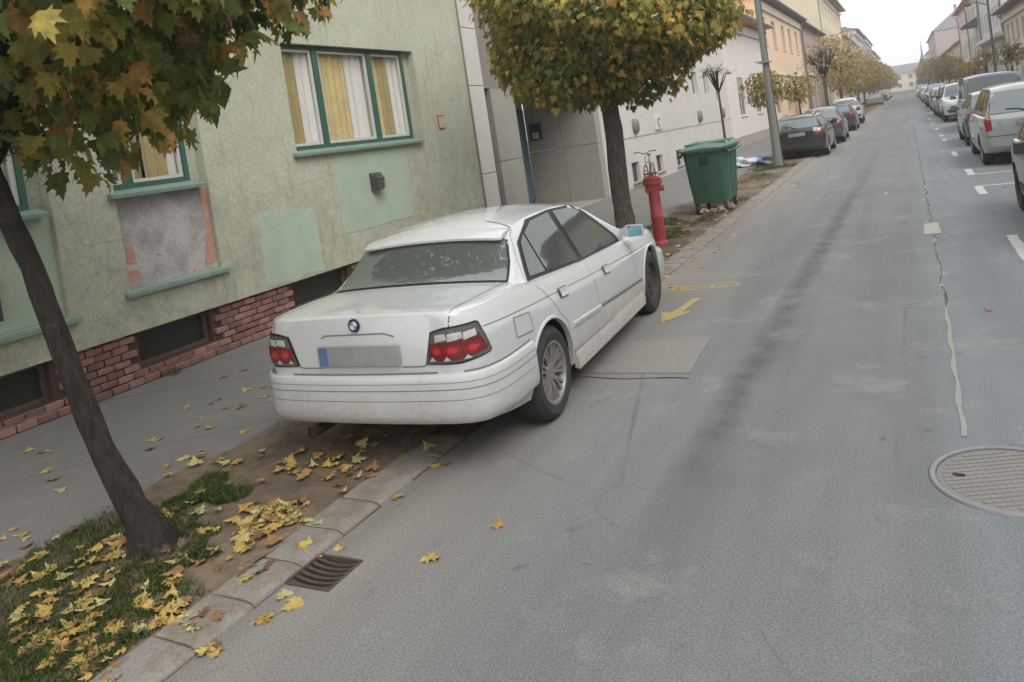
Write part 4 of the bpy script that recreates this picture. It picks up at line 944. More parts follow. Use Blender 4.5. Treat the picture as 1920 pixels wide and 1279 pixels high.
# glass front and rear
rw = [(-.685, -.228), (.685, -.228), (.645, -.08), (.585, .04), (-.585, .04), (-.645, -.08)]
E36.panel('T', [(-.705, -.247), (.705, -.247), (.662, -.08), (.60, .055), (-.60, .055), (-.662, -.08)], .003, .05).build('rear_window_seal', M_TRIM, car, smooth=180)
E36.panel('T', rw, .008, .05).build('rear_window', carglass('rear_screen_glass', (.10, .115, .105), 2.3), car, smooth=180)
E36.panel('T', [(-.66, 2.32), (-.52, 1.45), (0, 1.41), (.52, 1.45), (.66, 2.32), (0, 2.37)], .005, .07).build('windscreen', M_CGLASS, car, smooth=180)
# roof spoiler over the rear window
R_ = []
for x_ in np.linspace(-.575, .575, 25):
    q = abs(x_)/.575; z_ = 1.285-.028*q**2.2; e = .0 if q < .93 else .02
    R_.append([(x_, -.015+e, z_-.012), (x_, -.02+e, z_+.004), (x_, .06, z_+.034), (x_, .16, z_+.058-.01*q), (x_, .16, z_+.03), (x_, .05, z_+.0)])
mb = MB(); mb.loft(R_); mb.build('roof_spoiler', M_WHITEP, car, smooth=60)
# boot lid seams
for xx in (-1, 1):
    E36.line('T', [(xx*.675, -.25), (xx*.665, -.6), (xx*.648, -.91)], .007).build('boot_seam', M_SEAM, car)
    E36.line('B', [(xx*.648, .985), (xx*.645, .90)], .008).build('boot_seam', M_SEAM, car)
    E36.line('B', [(xx*.475, .72), (xx*.462, .69), (xx*.43, .684), (xx*.30, .684)], .008).build('boot_seam', M_SEAM, car)
E36.line('B', [(-.27, .868), (-.24, .885), (.20, .888), (.27, .868)], .008).build('grip_strip', M_SEAM, car)
# tail lights draped round the rear corners (angle, height)
LP = [(.20, .880), (.28, .897), (.455, .905), (.475, .895), (.535, .735), (.525, .722), (.35, .706), (.145, .700), (.15, .73)]
for mode in ('CR', 'CL'):
    pan = lambda P, off, st=.022: E36.panel(mode, P, off, st)
    tl = pan(grow(LP, .014), .0035).build('tail_light', M_TRIM, car, smooth=180)
    pan(LP, .010).build('light_base', M_SMOKE, tl, smooth=180)
    pan([(.175, .815), (.47, .845), (.515, .745), (.34, .718), (.16, .714)], .0118).build('red_field', lens('dark_red_lens', lin(104, 40, 46)), tl, smooth=180)
    for (a, b) in ((.222, .285), (.295, .372), (.382, .448)): pan([(a, .868), (b, .874), (b+.004, .838), (a-.004, .826)], .0135).build('clear_lens', M_CLEAR, tl, smooth=180)
    for i, cx_ in enumerate((.225, .315, .425)):
        for rr_, off_, mm in ((1, .0150, M_RED), (.55, .0175, lens('bright_red_lens', lin(186, 52, 56)))):
            pts = [(cx_+.043*rr_*math.cos(t)*(1+.15*i), .776+.034*rr_*math.sin(t)) for t in np.linspace(0, 2*PI, 17)[:-1]]
            pan(pts, off_, .016).build('red_lamp', mm, tl, smooth=180)
        pan([(cx_-.058, .717), (cx_-.014, .718), (cx_-.036, .742)], .015, .016).build('reflector', M_CLEAR, tl)
# number plate (illegible) and round badge
mb = MB(); mb.box(-.30, .30, -.968, -.955, .695, .822, .004); pl_ = mb.build('number_plate', M_PLATE, car); pl_.location.y = -.008
mb = MB(); mb.box(-.290, -.225, -.9695, -.968, .702, .815); mb.build('blue_band', M_PLBLUE, pl_)
mb = MB(); mb.lathe([(.0405, -.96), (.041, -.967), (.036, -.970), (.0345, -.968)], 28, 'y', (0, 0, .945)); bd = mb.build('badge', pm('badge_black', lin(36, 38, 44), .3, .1, 10, world=False), car, smooth=40)
for q in range(4):
    pts = [(0, .945)]+[(.027*math.cos(t), .945+.027*math.sin(t)) for t in np.linspace(q*PI/2, (q+1)*PI/2, 6)]
    mb = MB(); mb.prism([(a, b) for a, b in pts], 'y', -.9705, -.9685); mb.build('badge_quarter', pm('badge_blue', lin(110, 140, 186), .3, .05, 10, world=False) if q % 2 else pm('badge_white', lin(220, 222, 224), .3, .05, 10, world=False), bd)
# bumpers: ribbed profile swept round the body plan
def bumper(prof, plan, name, mats):
    R_ = []
    P = [Vector(p) for p in plan]
    for i, p in enumerate(P):
        d = (P[min(i+1, len(P)-1)]-P[max(i-1, 0)]).normalized(); nn = Vector((d.y, -d.x))
        t_ = abs(p.x)/.86
        R_.append([(p.x+nn.x*o_, p.y+nn.y*o_, z_) for o_, z_ in prof(p)])
    mb = MB(); mb.loft(R_, cap=True); return mb.build(name, mats, car, smooth=28)
hf = [(.850, -.345), (.850, -.50), (.845, -.64), (.832, -.745), (.806, -.83), (.765, -.888), (.70, -.925), (.6, -.945), (.4, -.960), (.2, -.967), (.05, -.969)]
plan = [(x, y) for x, y in hf]+[(-x, y) for x, y in hf[::-1]]
plan = plan[::-1]
def rprof(p):
    lift = .10*max(0, (p.y+.8)/.45)**.8 if p.y > -.8 else 0          # lower edge rises towards the wheel arch
    lo = .342+lift*.2
    P = [(-.03, .640), (.012, .639), (.026, .633), (.0325, .618), (.034, .59), (.035, .50), (.0345, .43), (.032, .395), (.022, .362), (.004, lo), (-.05, lo-.004)]
    return P[::-1]
rb = bumper(rprof, plan, 'rear_bumper', [M_WHITEP])
mb = MB(); prv = []
for zg, wd in ((.592, .0025), (.552, .005), (.490, .0035), (.645, .012)):
    mb = MB(); pr = None
    for p_, q_ in zip(plan[:-1], plan[1:]):
        pass
    P = [Vector(p) for p in plan]; R_ = []
    for i, p in enumerate(P):
        d = (P[min(i+1, len(P)-1)]-P[max(i-1, 0)]).normalized(); nn = Vector((d.y, -d.x)); o_ = .0362 if zg < .6 else .005
        R_.append([(p.x+nn.x*o_, p.y+nn.y*o_, zg-wd/2), (p.x+nn.x*o_, p.y+nn.y*o_, zg+wd/2)])
    mb.loft(R_, cap=False, closed=False); mb.build('bumper_groove', M_SEAM, rb)
hq = [(.800, 3.07), (.785, 3.2), (.735, 3.32), (.65, 3.41), (.5, 3.46), (.25, 3.485), (.05, 3.49)]
fplan = hq+[(-x, y) for x, y in hq[::-1]]
bumper(lambda p: [(-.03, .56), (.02, .555), (.04, .53), (.045, .46), (.045, .34), (.02, .24), (-.05, .22)], fplan, 'front_bumper', [M_WHITEP])
# exhaust
mb = MB(); mb.tube([(-.42, -.70, .28), (-.42, -1.0, .285)], [.034, .034], 14, cap=False); mb.tube([(-.42, -.70, .28), (-.42, -.995, .285)], .028, 14); mb.build('exhaust', pm('sooty_pipe', lin(58, 52, 50), .6, .2, 20, metal=.5, world=False), car, smooth=40)
for x_, y_, st, z_ in ((.74, 0, 'alloy', .313), (-.74, 0, 'alloy', .313+.035), (.73, 2.70, 'steel', .313), (-.73, 2.70, 'steel', .313+.035)): wheel(car, x_, y_, .313, st, z_, .2)
mb = MB(); mb.box(-.60, .60, -.34, 3.1, .165, .23); mb.box(-.62, .62, -.80, -.36, .29, .36); mb.box(-.74, .74, .40, 2.30, .20, .26); mb.build('underbody', M_ARCH, car)

# ---- the other parked cars
def other_car(label, kind, loc, rz, pmat, group, wheels='steel', W=1.76, L=None, H=None, lamp='red', glass=None, rails=False, dark_low=False, roofm=None, plate=True, lod=0):
    glass = glass or M_CGLASS; L = L or {'wagon': 4.5, 'sedan': 4.5, 'hatch': 4.0, 'mpv': 4.3, 'suv': 4.5, 'van': 4.8}[kind]; H = H or {'wagon': 1.45, 'sedan': 1.43, 'hatch': 1.46, 'mpv': 1.64, 'suv': 1.68, 'van': 1.92}[kind]
    ro = {'wagon': .95, 'sedan': 1.0, 'hatch': .66, 'mpv': .74, 'suv': .86, 'van': .95}[kind]; fo = .82; y0, y1 = -ro, L-ro; wb = y1-fo; hw = W/2; r = .35 if kind in ('suv', 'van') else .315
    bz = {'wagon': .95, 'sedan': .95, 'hatch': .95, 'mpv': 1.0, 'suv': 1.08, 'van': 1.08}[kind]; nose = bz-.12; cb = .30 if kind in ('suv', 'van') else .22
    cowl = wb-.42 if kind not in ('mpv', 'van') else wb-.15; rh = cowl-.80
    if kind == 'sedan': tail = [(y0, bz-.02), (y0+.03, bz+.05), (y0+.62, bz+.08), (y0+1.18, H-.07), (y0+1.6, H-.01)]; rear0 = None
    else: sl = {'wagon': .42, 'hatch': .34, 'mpv': .30, 'suv': .28, 'van': .16}[kind]; tail = [(y0, bz-.05), (y0+.03, bz), (y0+.07, bz+.03), (y0+.07+sl*.75, H-.12), (y0+.12+sl, H-.055), (y0+.6+sl, H-.012)]
    S = dict(y0=y0, y1=y1, roof_w=hw-.30 if kind != 'van' else hw-.16, roof_z=H-.06, belt_in=.05, curves=dict(
        zbot=[(y0, cb+.16), (y0+.1, cb+.06), (0, cb), (wb, cb), (y1-.1, cb), (y1, cb+.1)],
        w=[(y0, hw-.34), (y0+.012, hw-.20), (y0+.04, hw-.11), (y0+.12, hw-.05), (y0+.35, hw-.012), (0, hw), (wb, hw-.01), (y1-.35, hw-.06), (y1-.15, hw-.16), (y1-.05, hw-.3), (y1, hw-.45)],
        belt=[(y0, bz-.04), (y0+.1, bz), (.5, bz), (cowl, bz-.03), (wb+.2, nose), (y1-.15, nose-.08), (y1, nose-.22)],
        ztop=tail+[((y0+rh)/2+.3, H), (rh-.15, H-.012), (rh, H-.05), ((rh+cowl)/2, (H+bz)/2+.04), (cowl+.02, bz+.02), (cowl+.12, bz), (wb+.2, nose+.06), (y1-.15, nose-.04), (y1-.03, nose-.14), (y1, nose-.22)]))
    B = Body(S); c = thing('car', label, 'car', loc, rz, group)
    B.cut('body', [(0, r+.01), (wb, r+.01)], r+.04, [pmat, M_ARCH], c)
    # side glass
    tz = H-.10; yr = {'wagon': y0+.42, 'sedan': y0+1.02, 'hatch': y0+.45, 'mpv': y0+.36, 'suv': y0+.42, 'van': y0+.3}[kind]; yb = {'sedan': y0+.80, 'wagon': y0+.28}.get(kind, y0+.26)
    fr = lambda z: cowl-.12-(z-bz)/(tz-bz)*(cowl-rh-.06)
    out = [(yb, bz+.035), (fr(bz+.035), bz+.035), (fr(tz), tz), (yr+.05, tz), (yr-.03, tz-.10)]
    cuts = [yb+(fr(bz)-yb)*q for q in ((.30, .64) if kind in ('wagon', 'mpv', 'van', 'suv') else (.16, .56))]
    for mode in 'RL':
        B.panel(mode, out, .003, .12).build('window_surround', M_TRIM, c, smooth=180)
        def clip(a, b): return [(max(a, yb+.03), bz+.055), (min(b, fr(bz+.055)-.03), bz+.055), (min(b, fr(tz-.03)-.03), tz-.03), (max(a, yr+.04), tz-.03)]
        for a, b in zip([y0]+[q+.03 for q in cuts], [q-.03 for q in cuts]+[9]):
            P = clip(a, b)
            if P[2][0] < P[3][0]: P = P[:3]
            if P[1][0]-P[0][0] > .08: B.panel(mode, P, .008, .14).build('side_window', glass, c, smooth=180)
        if not lod:
            for yy in cuts: B.line(mode, [(yy, bz), (yy+.02, .32)], .006).build('door_seam', M_TRIM, c)
            B.panel(mode, [(.38, .34), (wb-.38, .34), (wb-.38, .46), (.38, .46)], .006, .15).build('side_moulding', M_TRIM if dark_low else pmat, c, smooth=180)
            sg = 1 if mode == 'R' else -1; mb = MB(); q = fr(bz)-.02
            mb.loft([[(sg*(hw-.06), q, bz), (sg*(hw-.06), q+.1, bz), (sg*(hw-.06), q+.1, bz+.06), (sg*(hw-.06), q, bz+.06)], [(sg*(hw+.03), q-.06, bz-.01), (sg*(hw+.03), q+.09, bz), (sg*(hw+.03), q+.09, bz+.13), (sg*(hw+.03), q-.06, bz+.14)], [(sg*(hw+.17), q-.04, bz), (sg*(hw+.15), q+.07, bz), (sg*(hw+.15), q+.07, bz+.12), (sg*(hw+.17), q-.04, bz+.13)]]); mb.build('mirror', pmat if not dark_low else M_TRIM, c, smooth=50)
    # rear and front glass
    if kind == 'sedan':
        B.panel('T', [(-hw+.19, y0+.68), (hw-.19, y0+.68), (hw-.30, y0+1.16), (-hw+.30, y0+1.16)], .006, .1).build('rear_window', glass, c, smooth=180)
        lz0, lz1 = bz-.24, bz-.03
    else:
        a, b = bz+.06, H-.16
        B.panel('B', grow([(-hw+.20, a), (hw-.20, a), (hw-.27, b), (-hw+.27, b)], .03), .003, .1).build('window_surround', M_TRIM, c, smooth=180)
        B.panel('B', [(-hw+.19, a), (hw-.19, a), (hw-.26, b-.02), (hw-.30, b), (-hw+.30, b), (-hw+.26, b-.02)], .008, .1).build('rear_window', glass, c, smooth=180)
        mb = MB(); p = [B.hit('B', x_, z_, .02) for x_, z_ in ((.0, a-.02), (-.18, a+.05), (-.40, a+.07))]
        if all(p): mb.tube(p, .012, 6); mb.build('rear_wiper', M_TRIM, c)
        lz0, lz1 = bz-.26, bz-.0
    B.panel('T', [(-hw+.16, cowl-.02), (0, cowl+.02), (hw-.16, cowl-.02), (hw-.32, rh+.06), (0, rh+.03), (-hw+.32, rh+.06)], .006, .12).build('windscreen', glass, c, smooth=180)
    vert = kind in ('mpv', 'van'); 
    for sg in (1, -1):
        P = [(sg*(hw-.10), lz0+.02), (sg*(hw-.09), lz1), (sg*(hw-.26), lz1+.03), (sg*(hw-.30), lz0+.06)]
        if vert: P = [(sg*(hw-.10), .72), (sg*(hw-.08), .92), (sg*(hw-.10), 1.12), (sg*(hw-.19), 1.13), (sg*(hw-.20), .74)]
        tl = B.panel('B', P, .008, .06).build('tail_light', M_RED, c, smooth=180)
        if lamp != 'red':
            Q = [(sg*(hw-.15), (lz0+lz1)/2+.02), (sg*(hw-.12), lz1-.01), (sg*(hw-.36), lz1+.04), (sg*(hw-.38), (lz0+lz1)/2+.06)]
            B.panel('B', Q, .012, .06).build('clear_lens', M_CLEAR, tl, smooth=180)
        z_ = nose-.14
        B.panel('F', [(sg*(hw-.18), z_-.02), (sg*(hw-.15), z_+.10), (sg*(hw-.50), z_+.07), (sg*(hw-.52), z_-.06)], .008, .06).build('headlight', M_HEAD, c, smooth=180)
    B.panel('F', [(-.34, nose-.24), (.34, nose-.24), (.36, nose-.12), (-.36, nose-.12)], .008, .08).build('grille', M_TRIM, c, smooth=180)
    # bumpers
    bm = M_TRIM if dark_low else pmat
    B.panel('B', [(-hw+.10, cb+.18), (hw-.10, cb+.18), (hw-.08, .60), (-hw+.08, .60)], .022, .08).build('rear_bumper', bm, c, smooth=180)
    B.line('B', [(-hw+.1, .615), (hw-.1, .615)], .012, .012).build('bumper_gap', M_TRIM, c)
    B.panel('F', [(-hw+.24, cb+.12), (hw-.24, cb+.12), (hw-.18, .56), (-hw+.18, .56)], .02, .08).build('front_bumper', bm, c, smooth=180)
    if plate:
        zc = bz-.14 if kind != 'van' else .8
        p = B.hit('B', 0, zc, .012)
        if p: mb = MB(); mb.box(-.26, .26, p.y-.012, p.y, zc-.055, zc+.055, .004); mb.build('number_plate', M_PLATE, c)
    if rails:
        for sg in (1, -1):
            mb = MB(); zt = H-.012; mb.tube([(sg*(hw-.34), y0+.5, zt-.06), (sg*(hw-.35), y0+.62, zt+.03), (sg*(hw-.36), rh-.2, zt+.03), (sg*(hw-.35), rh-.05, zt-.06)], .018, 8); mb.build('roof_rail', M_CHROME, c, smooth=60)
    if roofm: B.panel('T', [(-hw+.36, y0+.62), (hw-.36, y0+.62), (hw-.36, rh-.1), (-hw+.36, rh-.1)], .004, .15).build('roof_panel', roofm, c, smooth=180)
    for sg in (1, -1):
        for yy in (0, wb): wheel(c, sg*(hw-.11), yy, r, wheels, r, .19)
    mb = MB(); mb.box(-hw+.2, hw-.2, y0+.35, y1-.4, cb-.06, cb+.02); mb.build('underbody', M_ARCH, c)
    return c
PB_ = paint('black_car_paint', lin(30, 38, 42), .25, amt=.12); PD = paint('dark_grey_paint', lin(62, 66, 72), .28, amt=.2); PN = paint('navy_paint', lin(40, 46, 66), .28, amt=.2); PS = paint('silver_paint', lin(158, 161, 158), .32, amt=.3, metal=.25)
PW = paint('plain_white_paint', lin(206, 208, 208), .32, amt=.35); PT = paint('teal_paint', lin(74, 106, 116), .28, amt=.2); PBL = paint('blue_paint', lin(58, 84, 118), .28, amt=.2); PCH = paint('champagne_paint', lin(190, 184, 160), .32, amt=.3, metal=.15); PR = paint('maroon_paint', lin(84, 34, 40), .28, amt=.15); PG = paint('green_grey_paint', lin(70, 92, 100), .3, amt=.2, metal=.2)
GL, GR = 'cars parked along the left side', 'cars parked along the right side'
other_car('black estate car with silver roof rails behind the wooden pole', 'wagon', (-3.33, 26.5, .0), .01, PB_, GL, 'five', rails=True, lamp='clear', glass=M_CGLASS2)
other_car('dark grey saloon parked just ahead of the black estate car', 'sedan', (-3.24, 32.6, .0), .02, PD, GL, 'alloy', lamp='clear', glass=M_CGLASS2, H=1.5)
other_car('navy hatchback half hidden ahead of the dark grey saloon', 'hatch', (-3.32, 41.5, .0), .0, PN, GL, 'five', glass=M_CGLASS2)
other_car('white off-roader with dark roof rails on the left side', 'suv', (-3.36, 49.4, .0), .02, PW, GL, 'five', rails=True, dark_low=True, glass=M_CGLASS2)
other_car('silver saloon standing alone under the yellow trees', 'sedan', (-3.45, 97, .0), .0, PS, GL, lod=1, glass=M_CGLASS2)
for i, (y, k_, p_, n_) in enumerate(((121, 'hatch', PBL, 'blue'), (132, 'wagon', PW, 'white'), (146, 'suv', PS, 'silver'), (160, 'hatch', PCH, 'champagne'))):
    other_car('small distant %s car %s far down the left kerb' % (n_, k_.replace('suv', 'off-roader').replace('hatch', 'hatchback').replace('wagon', 'estate')), k_, (-3.4, y, 0), 0, p_, GL, lod=1, plate=False, glass=M_CGLASS2)
other_car('dark maroon car with red rear light cut off by the right picture edge', 'hatch', (2.05, 11.80, 0), PI, PR, GR, dark_low=True, L=3.9)
mpv = other_car('silver people carrier with tall red rear lights at the right edge', 'mpv', (2.13, 18.35, 0), 0, PS, GR, 'five', glass=M_CGLASS2, dark_low=False)
other_car('grey-green hatchback parked in front of the silver people carrier', 'hatch', (2.16, 23.7, 0), .0, PG, GR, glass=M_CGLASS2)
other_car('tall dark blue van with long side windows above the row', 'van', (2.62, 30.6, 0), 0, paint('van_blue_paint', lin(88, 106, 118), .3, amt=.2), GR, glass=M_CGLASS, L=5.0, W=1.95)
other_car('white-fronted off-roader facing the camera between van and blue cars', 'suv', (2.2, 41.2, 0), PI, paint('cream_white_paint', lin(196, 196, 188), .3, amt=.2), GR, 'five', dark_low=True)
other_car('blue people carrier beyond the white-fronted off-roader', 'mpv', (2.16, 43.6, 0), 0, PBL, GR, glass=M_CGLASS2)
for i, (y, k_, p_, n_) in enumerate(((49.5, 'hatch', PN, 'navy hatchback'), (55, 'sedan', PD, 'dark grey saloon'), (61, 'wagon', PB_, 'black estate'), (67, 'suv', PN, 'navy off-roader'), (73, 'hatch', PD, 'dark grey hatchback'), (79.5, 'sedan', PT, 'teal saloon'), (86, 'wagon', PS, 'silver estate'), (95, 'hatch', PS, 'silver hatchback'), (108, 'sedan', PR, 'maroon saloon'), (122, 'mpv', PW, 'white people carrier'))):
    other_car('small distant %s in the right-hand parking row' % n_, k_, (2.12+.05*(i % 3), y, 0), 0 if i % 3 else PI, p_, GR, lod=1, plate=False, glass=M_CGLASS2)
# plate lettering on the silver people carrier
for o in mpv.children:
    if o.name.startswith('number_plate'):
        bb = [Vector(v.co) for v in o.data.vertices]; ymin = min(v.y for v in bb); zc = sum(v.z for v in bb)/len(bb)
        t = bpy.data.curves.new('plate_text', 'FONT'); t.body = 'HRH-6'; t.size = .105; t.align_x = 'CENTER'; t.align_y = 'CENTER'; t.extrude = .0005
        q = bpy.data.objects.new('plate_text', t); COL.objects.link(q)
        me = bpy.data.meshes.new_from_object(q.evaluated_get(bpy.context.evaluated_depsgraph_get())); bpy.data.objects.remove(q); bpy.data.curves.remove(t)
        me.transform(Matrix.Translation((.02, ymin-.002, zc)) @ Matrix.Rotation(PI/2, 4, 'X')); me.materials.clear(); link('plate_text', me, M_TRIM, o)

# ------------------------------------------------------------------ street furniture and odds and ends
def ground_px(u, v, z=0.):
    d = np.array(_rt)*(u-CX)/F_PX-np.array(_up)*(v-CY)/F_PX+np.array(_fw); return CAMP+d*((z-CAMP[2])/d[2])
# wheeled refuse container
M_BIN = pm('green_bin_plastic', lin(50, 88, 70), .55, .16, 4, .08, 30, world=False, c2=lin(56, 96, 78)); M_BINL = pm('green_bin_lid', lin(80, 114, 96), .5, .1, 5, world=False)
bn = thing('waste_container', 'large green four-wheeled waste container on the verge', 'waste bin', (-3.53, 14.58, .035), .02)
def rr(x, y, z, c=.09):
    o = []
    for sx, sy in ((1, 1), (-1, 1), (-1, -1), (1, -1)):
        a0 = {(1, 1): 0, (-1, 1): 90, (-1, -1): 180, (1, -1): 270}[(sx, sy)]
        for k in range(4): t = math.radians(a0+k*30); o.append((sx*(x-c)+c*math.cos(t), sy*(y-c)+c*math.sin(t), z))
    return o
mb = MB(); mb.loft([rr(.30, .52, .19), rr(.325, .55, .20), rr(.36, .60, .60), rr(.395, .655, 1.10), rr(.40, .66, 1.16), rr(.43, .69, 1.165), rr(.43, .69, 1.20), rr(.39, .65, 1.205)]); mb.build('tub', M_BIN, bn, smooth=35)
for sx in (-1, 1):
    for y_ in (-.40, 0, .40):
        mb = MB(); mb.loft([[(sx*.318, y_-.05, .26), (sx*.318, y_+.05, .26), (sx*.340, y_+.035, .26), (sx*.340, y_-.035, .26)], [(sx*.392, y_-.05, 1.12), (sx*.392, y_+.05, 1.12), (sx*.416, y_+.035, 1.12), (sx*.416, y_-.035, 1.12)]]); mb.build('rib', M_BIN, bn)
for sy in (-1, 1):
    mb = MB(); mb.loft([[(-.06, sy*.535, .26), (.06, sy*.535, .26), (.045, sy*.562, .26), (-.045, sy*.562, .26)], [(-.06, sy*.645, 1.10), (.06, sy*.645, 1.10), (.045, sy*.672, 1.10), (-.045, sy*.672, 1.10)]]); mb.build('rib', M_BIN, bn)
    mb = MB(); mb.box(-.085, .085, *(sorted((sy*.63, sy*.682))), .95, 1.12, .02); mb.build('lifting_pocket', pm('dark_green_plastic', lin(28, 56, 46), .6, .1, 8, world=False), bn)
R_ = []
for t in np.linspace(-1, 1, 13):
    z_ = 1.225+.085*(1-abs(t)**3)
    R_.append([(-.45, t*.70, 1.20), (.45, t*.70, 1.20), (.455, t*.705, 1.245), (.36, t*.70, z_+.005), (0, t*.70, z_+.03), (-.36, t*.70, z_+.005), (-.455, t*.705, 1.245)])
mb = MB(); mb.loft(R_); lid = mb.build('lid', M_BINL, bn, smooth=40)
for y_ in (-.35, .1, .5): mb = MB(); mb.box(-.40, .40, y_-.04, y_+.04, 1.305, 1.335, .015); mb.build('lid_rib', M_BINL, lid)
for sx in (-1, 1):
    mb = MB(); mb.tube([(sx*.40, -.66, 1.12), (sx*.47, -.70, 1.14), (sx*.47, .70, 1.14), (sx*.40, .66, 1.12)], .017, 8); mb.build('handle_bar', M_BIN, bn, smooth=60)
    for sy in (-1, 1):
        w_ = MB(); w_.lathe([(.055, -.025), (.095, -.027), (.10, -.015), (.10, .015), (.095, .027), (.055, .025), (.03, .02), (.03, -.02)], 20, 'x', (sx*.27, sy*.46, .10), cap=False); wo = w_.build('wheel', M_TYRE, bn, smooth=40)
        w_ = MB(); w_.box(sx*.27-.045, sx*.27-.032, sy*.46-.03, sy*.46+.03, .08, .215).box(sx*.27+.032, sx*.27+.045, sy*.46-.03, sy*.46+.03, .08, .215).box(sx*.27-.05, sx*.27+.05, sy*.46-.05, sy*.46+.05, .19, .215).tube([(sx*.27-.05, sy*.46, .10), (sx*.27+.05, sy*.46, .10)], .018, 8); w_.build('caster_fork', M_ZINC, wo)
# hydrant
hy = thing('hydrant', 'red pillar hydrant standing on the verge beside the tree', 'hydrant', (-3.59, 10.96, .03), .3)
M_HYD = pm('faded_red_paint', lin(142, 50, 54), .6, .25, 6, .15, 40, world=False, c2=lin(164, 72, 74))
mb = MB(); mb.lathe([(.115, -.03), (.12, .0), (.12, .04), (.095, .06), (.092, .42), (.097, .43), (.097, .45), (.09, .46), (.086, .80), (.09, .82), (.115, .87), (.125, .93)], 28); mb.build('column', M_HYD, hy, smooth=40)
mb = MB(); mb.lathe([(.125, .931), (.148, .94), (.152, .965), (.148, .985), (.13, .99), (.135, 1.0), (.14, 1.02), (.12, 1.04), (.07, 1.055), (.03, 1.06), (.028, 1.10), (.001, 1.105)], 28); hd_ = mb.build('head', M_HYD, hy, smooth=40)
mb = MB(); mb.box(-.10, .10, -.016, .016, 1.085, 1.11, .006); mb.build('key_bar', pm('rust_iron', lin(112, 66, 58), .8, .25, 14, world=False), hd_)
for a in (.0, 2.1, 4.2):
    c_, s_ = math.cos(a), math.sin(a); mb = MB(); mb.tube([(c_*.08, s_*.08, .86), (c_*.15, s_*.15, .86)], .042, 14); mb.tube([(c_*.145, s_*.145, .86), (c_*.165, s_*.165, .86)], .05, 8); mb.build('outlet_cap', M_HYD, hy, smooth=40)
# wooden pole
po = thing('utility_pole', 'weathered grey-green wooden utility pole at the verge', 'pole', (-3.68, 23.5, .02))
k = NT('weathered_pole'); P = k.obj(); mp = k.n('ShaderNodeMapping'); mp.inputs['Scale'].default_value = (9, 9, .35); k.l(P, mp.inputs[0])
k.col(k.mix(k.noise(mp.outputs[0], 3, 6, .7), lin(102, 108, 98), lin(142, 144, 134))); k.rough(.9); k.bump(k.noise(mp.outputs[0], 6, 5), .5, .01)
mb = MB(); mb.tube([(0, 0, -.1), (0, 0, .4), (.01, .0, 2), (0, .01, 4.5), (0, 0, 8.6)], [.16, .125, .098, .088, .075], 18); mb.build('shaft', k.m, po, smooth=60)
mb = MB(); mb.tube([(.15, -.02, .0), (.105, -.02, 3), (.085, -.02, 8.3)], .012, 6); mb.build('cable', M_DARKGREY, po)
mb = MB(); mb.tube([(0, 0, 3.2), (-.30, .0, 3.22)], .02, 6); mb.box(-.18, .18, -.18, .18, 3.15, 3.18); mb.build('bracket', M_ZINC, po)
# street lamp on the right
la = thing('street_lamp', 'tall thin dark street lamp on the right pavement', 'street lamp', (4.5, 48.6, .1))
mb = MB(); mb.tube([(0, 0, 0), (0, 0, 1), (0, 0, 8.2)], [.09, .075, .05], 10); mb.build('post', M_DARKGREY, la, smooth=60)
mb = MB(); mb.tube([(0, 0, 5.5), (-.5, 0, 5.75), (-.9, 0, 5.8)], .03, 8); mb.build('arm', M_DARKGREY, la, smooth=60)
mb = MB(); mb.lathe([(.10, 5.62), (.17, 5.66), (.16, 5.80), (.05, 5.88)], 16, 'z', (-.95, 0, 0)); mb.build('lamp_head', M_DARKGREY, la, smooth=40)
# bicycle at the wall
bk = thing('bicycle', 'bicycle parked against the white wall behind the hydrant', 'bicycle', (-6.98, 21.2, ZP), .12)
M_BIKE = pm('bike_frame', lin(74, 74, 80), .4, .15, 10, world=False)
for y_ in (-.52, .52):
    w_ = MB(); w_.lathe([(.318+.014*math.cos(t), .014*math.sin(t)) for t in np.linspace(0, 2*PI, 9)], 30, 'x', (0, y_, .335), cap=False); wo = w_.build('wheel', M_TYRE, bk, smooth=60)
    w_ = MB()
    for i in range(14): a = i*2*PI/14; w_.tube([(.02*(-1)**i, y_, .335), (0, y_+.31*math.cos(a), .335+.31*math.sin(a))], .0025, 4)
    w_.tube([(-.04, y_, .335), (.04, y_, .335)], .018, 8); w_.build('spokes', M_ZINC, wo)
mb = MB(); mb.tube([(0, -.40, .72), (0, -.36, .60), (0, .05, .29), (0, .20, .80)], .018, 8).tube([(0, -.37, .70), (0, .17, .72)], .017, 8).tube([(0, .05, .29), (.06, .52, .335)], .011, 6).tube([(0, .05, .29), (-.06, .52, .335)], .011, 6).tube([(0, .18, .72), (.05, .52, .335)], .010, 6).tube([(0, .18, .72), (-.05, .52, .335)], .010, 6); mb.build('frame', M_BIKE, bk, smooth=60)
mb = MB(); mb.tube([(0, -.40, .72), (0, -.42, .64), (.055, -.44, .60), (.055, -.52, .335)], .013, 6).tube([(0, -.42, .64), (-.055, -.44, .60), (-.055, -.52, .335)], .013, 6).tube([(0, -.40, .70), (0, -.38, .92)], .016, 8); mb.build('fork', M_ZINC, bk, smooth=60)
mb = MB(); mb.tube([(-.33, -.30, 1.03), (-.18, -.37, 1.04), (0, -.40, .97), (.18, -.37, 1.04), (.33, -.30, 1.03)], .014, 8); mb.build('handlebar', M_DARKGREY, bk, smooth=60)
mb = MB(); mb.loft([[(-.02, .04, .90), (.02, .04, .90), (.02, .04, .93), (-.02, .04, .93)], [(-.07, .26, .90), (.07, .26, .90), (.07, .26, .94), (-.07, .26, .94)], [(-.05, .31, .91), (.05, .31, .91), (.05, .31, .94), (-.05, .31, .94)]]); mb.tube([(0, .20, .78), (0, .215, .91)], .014, 8); mb.build('saddle', M_TRIM, bk, smooth=40)
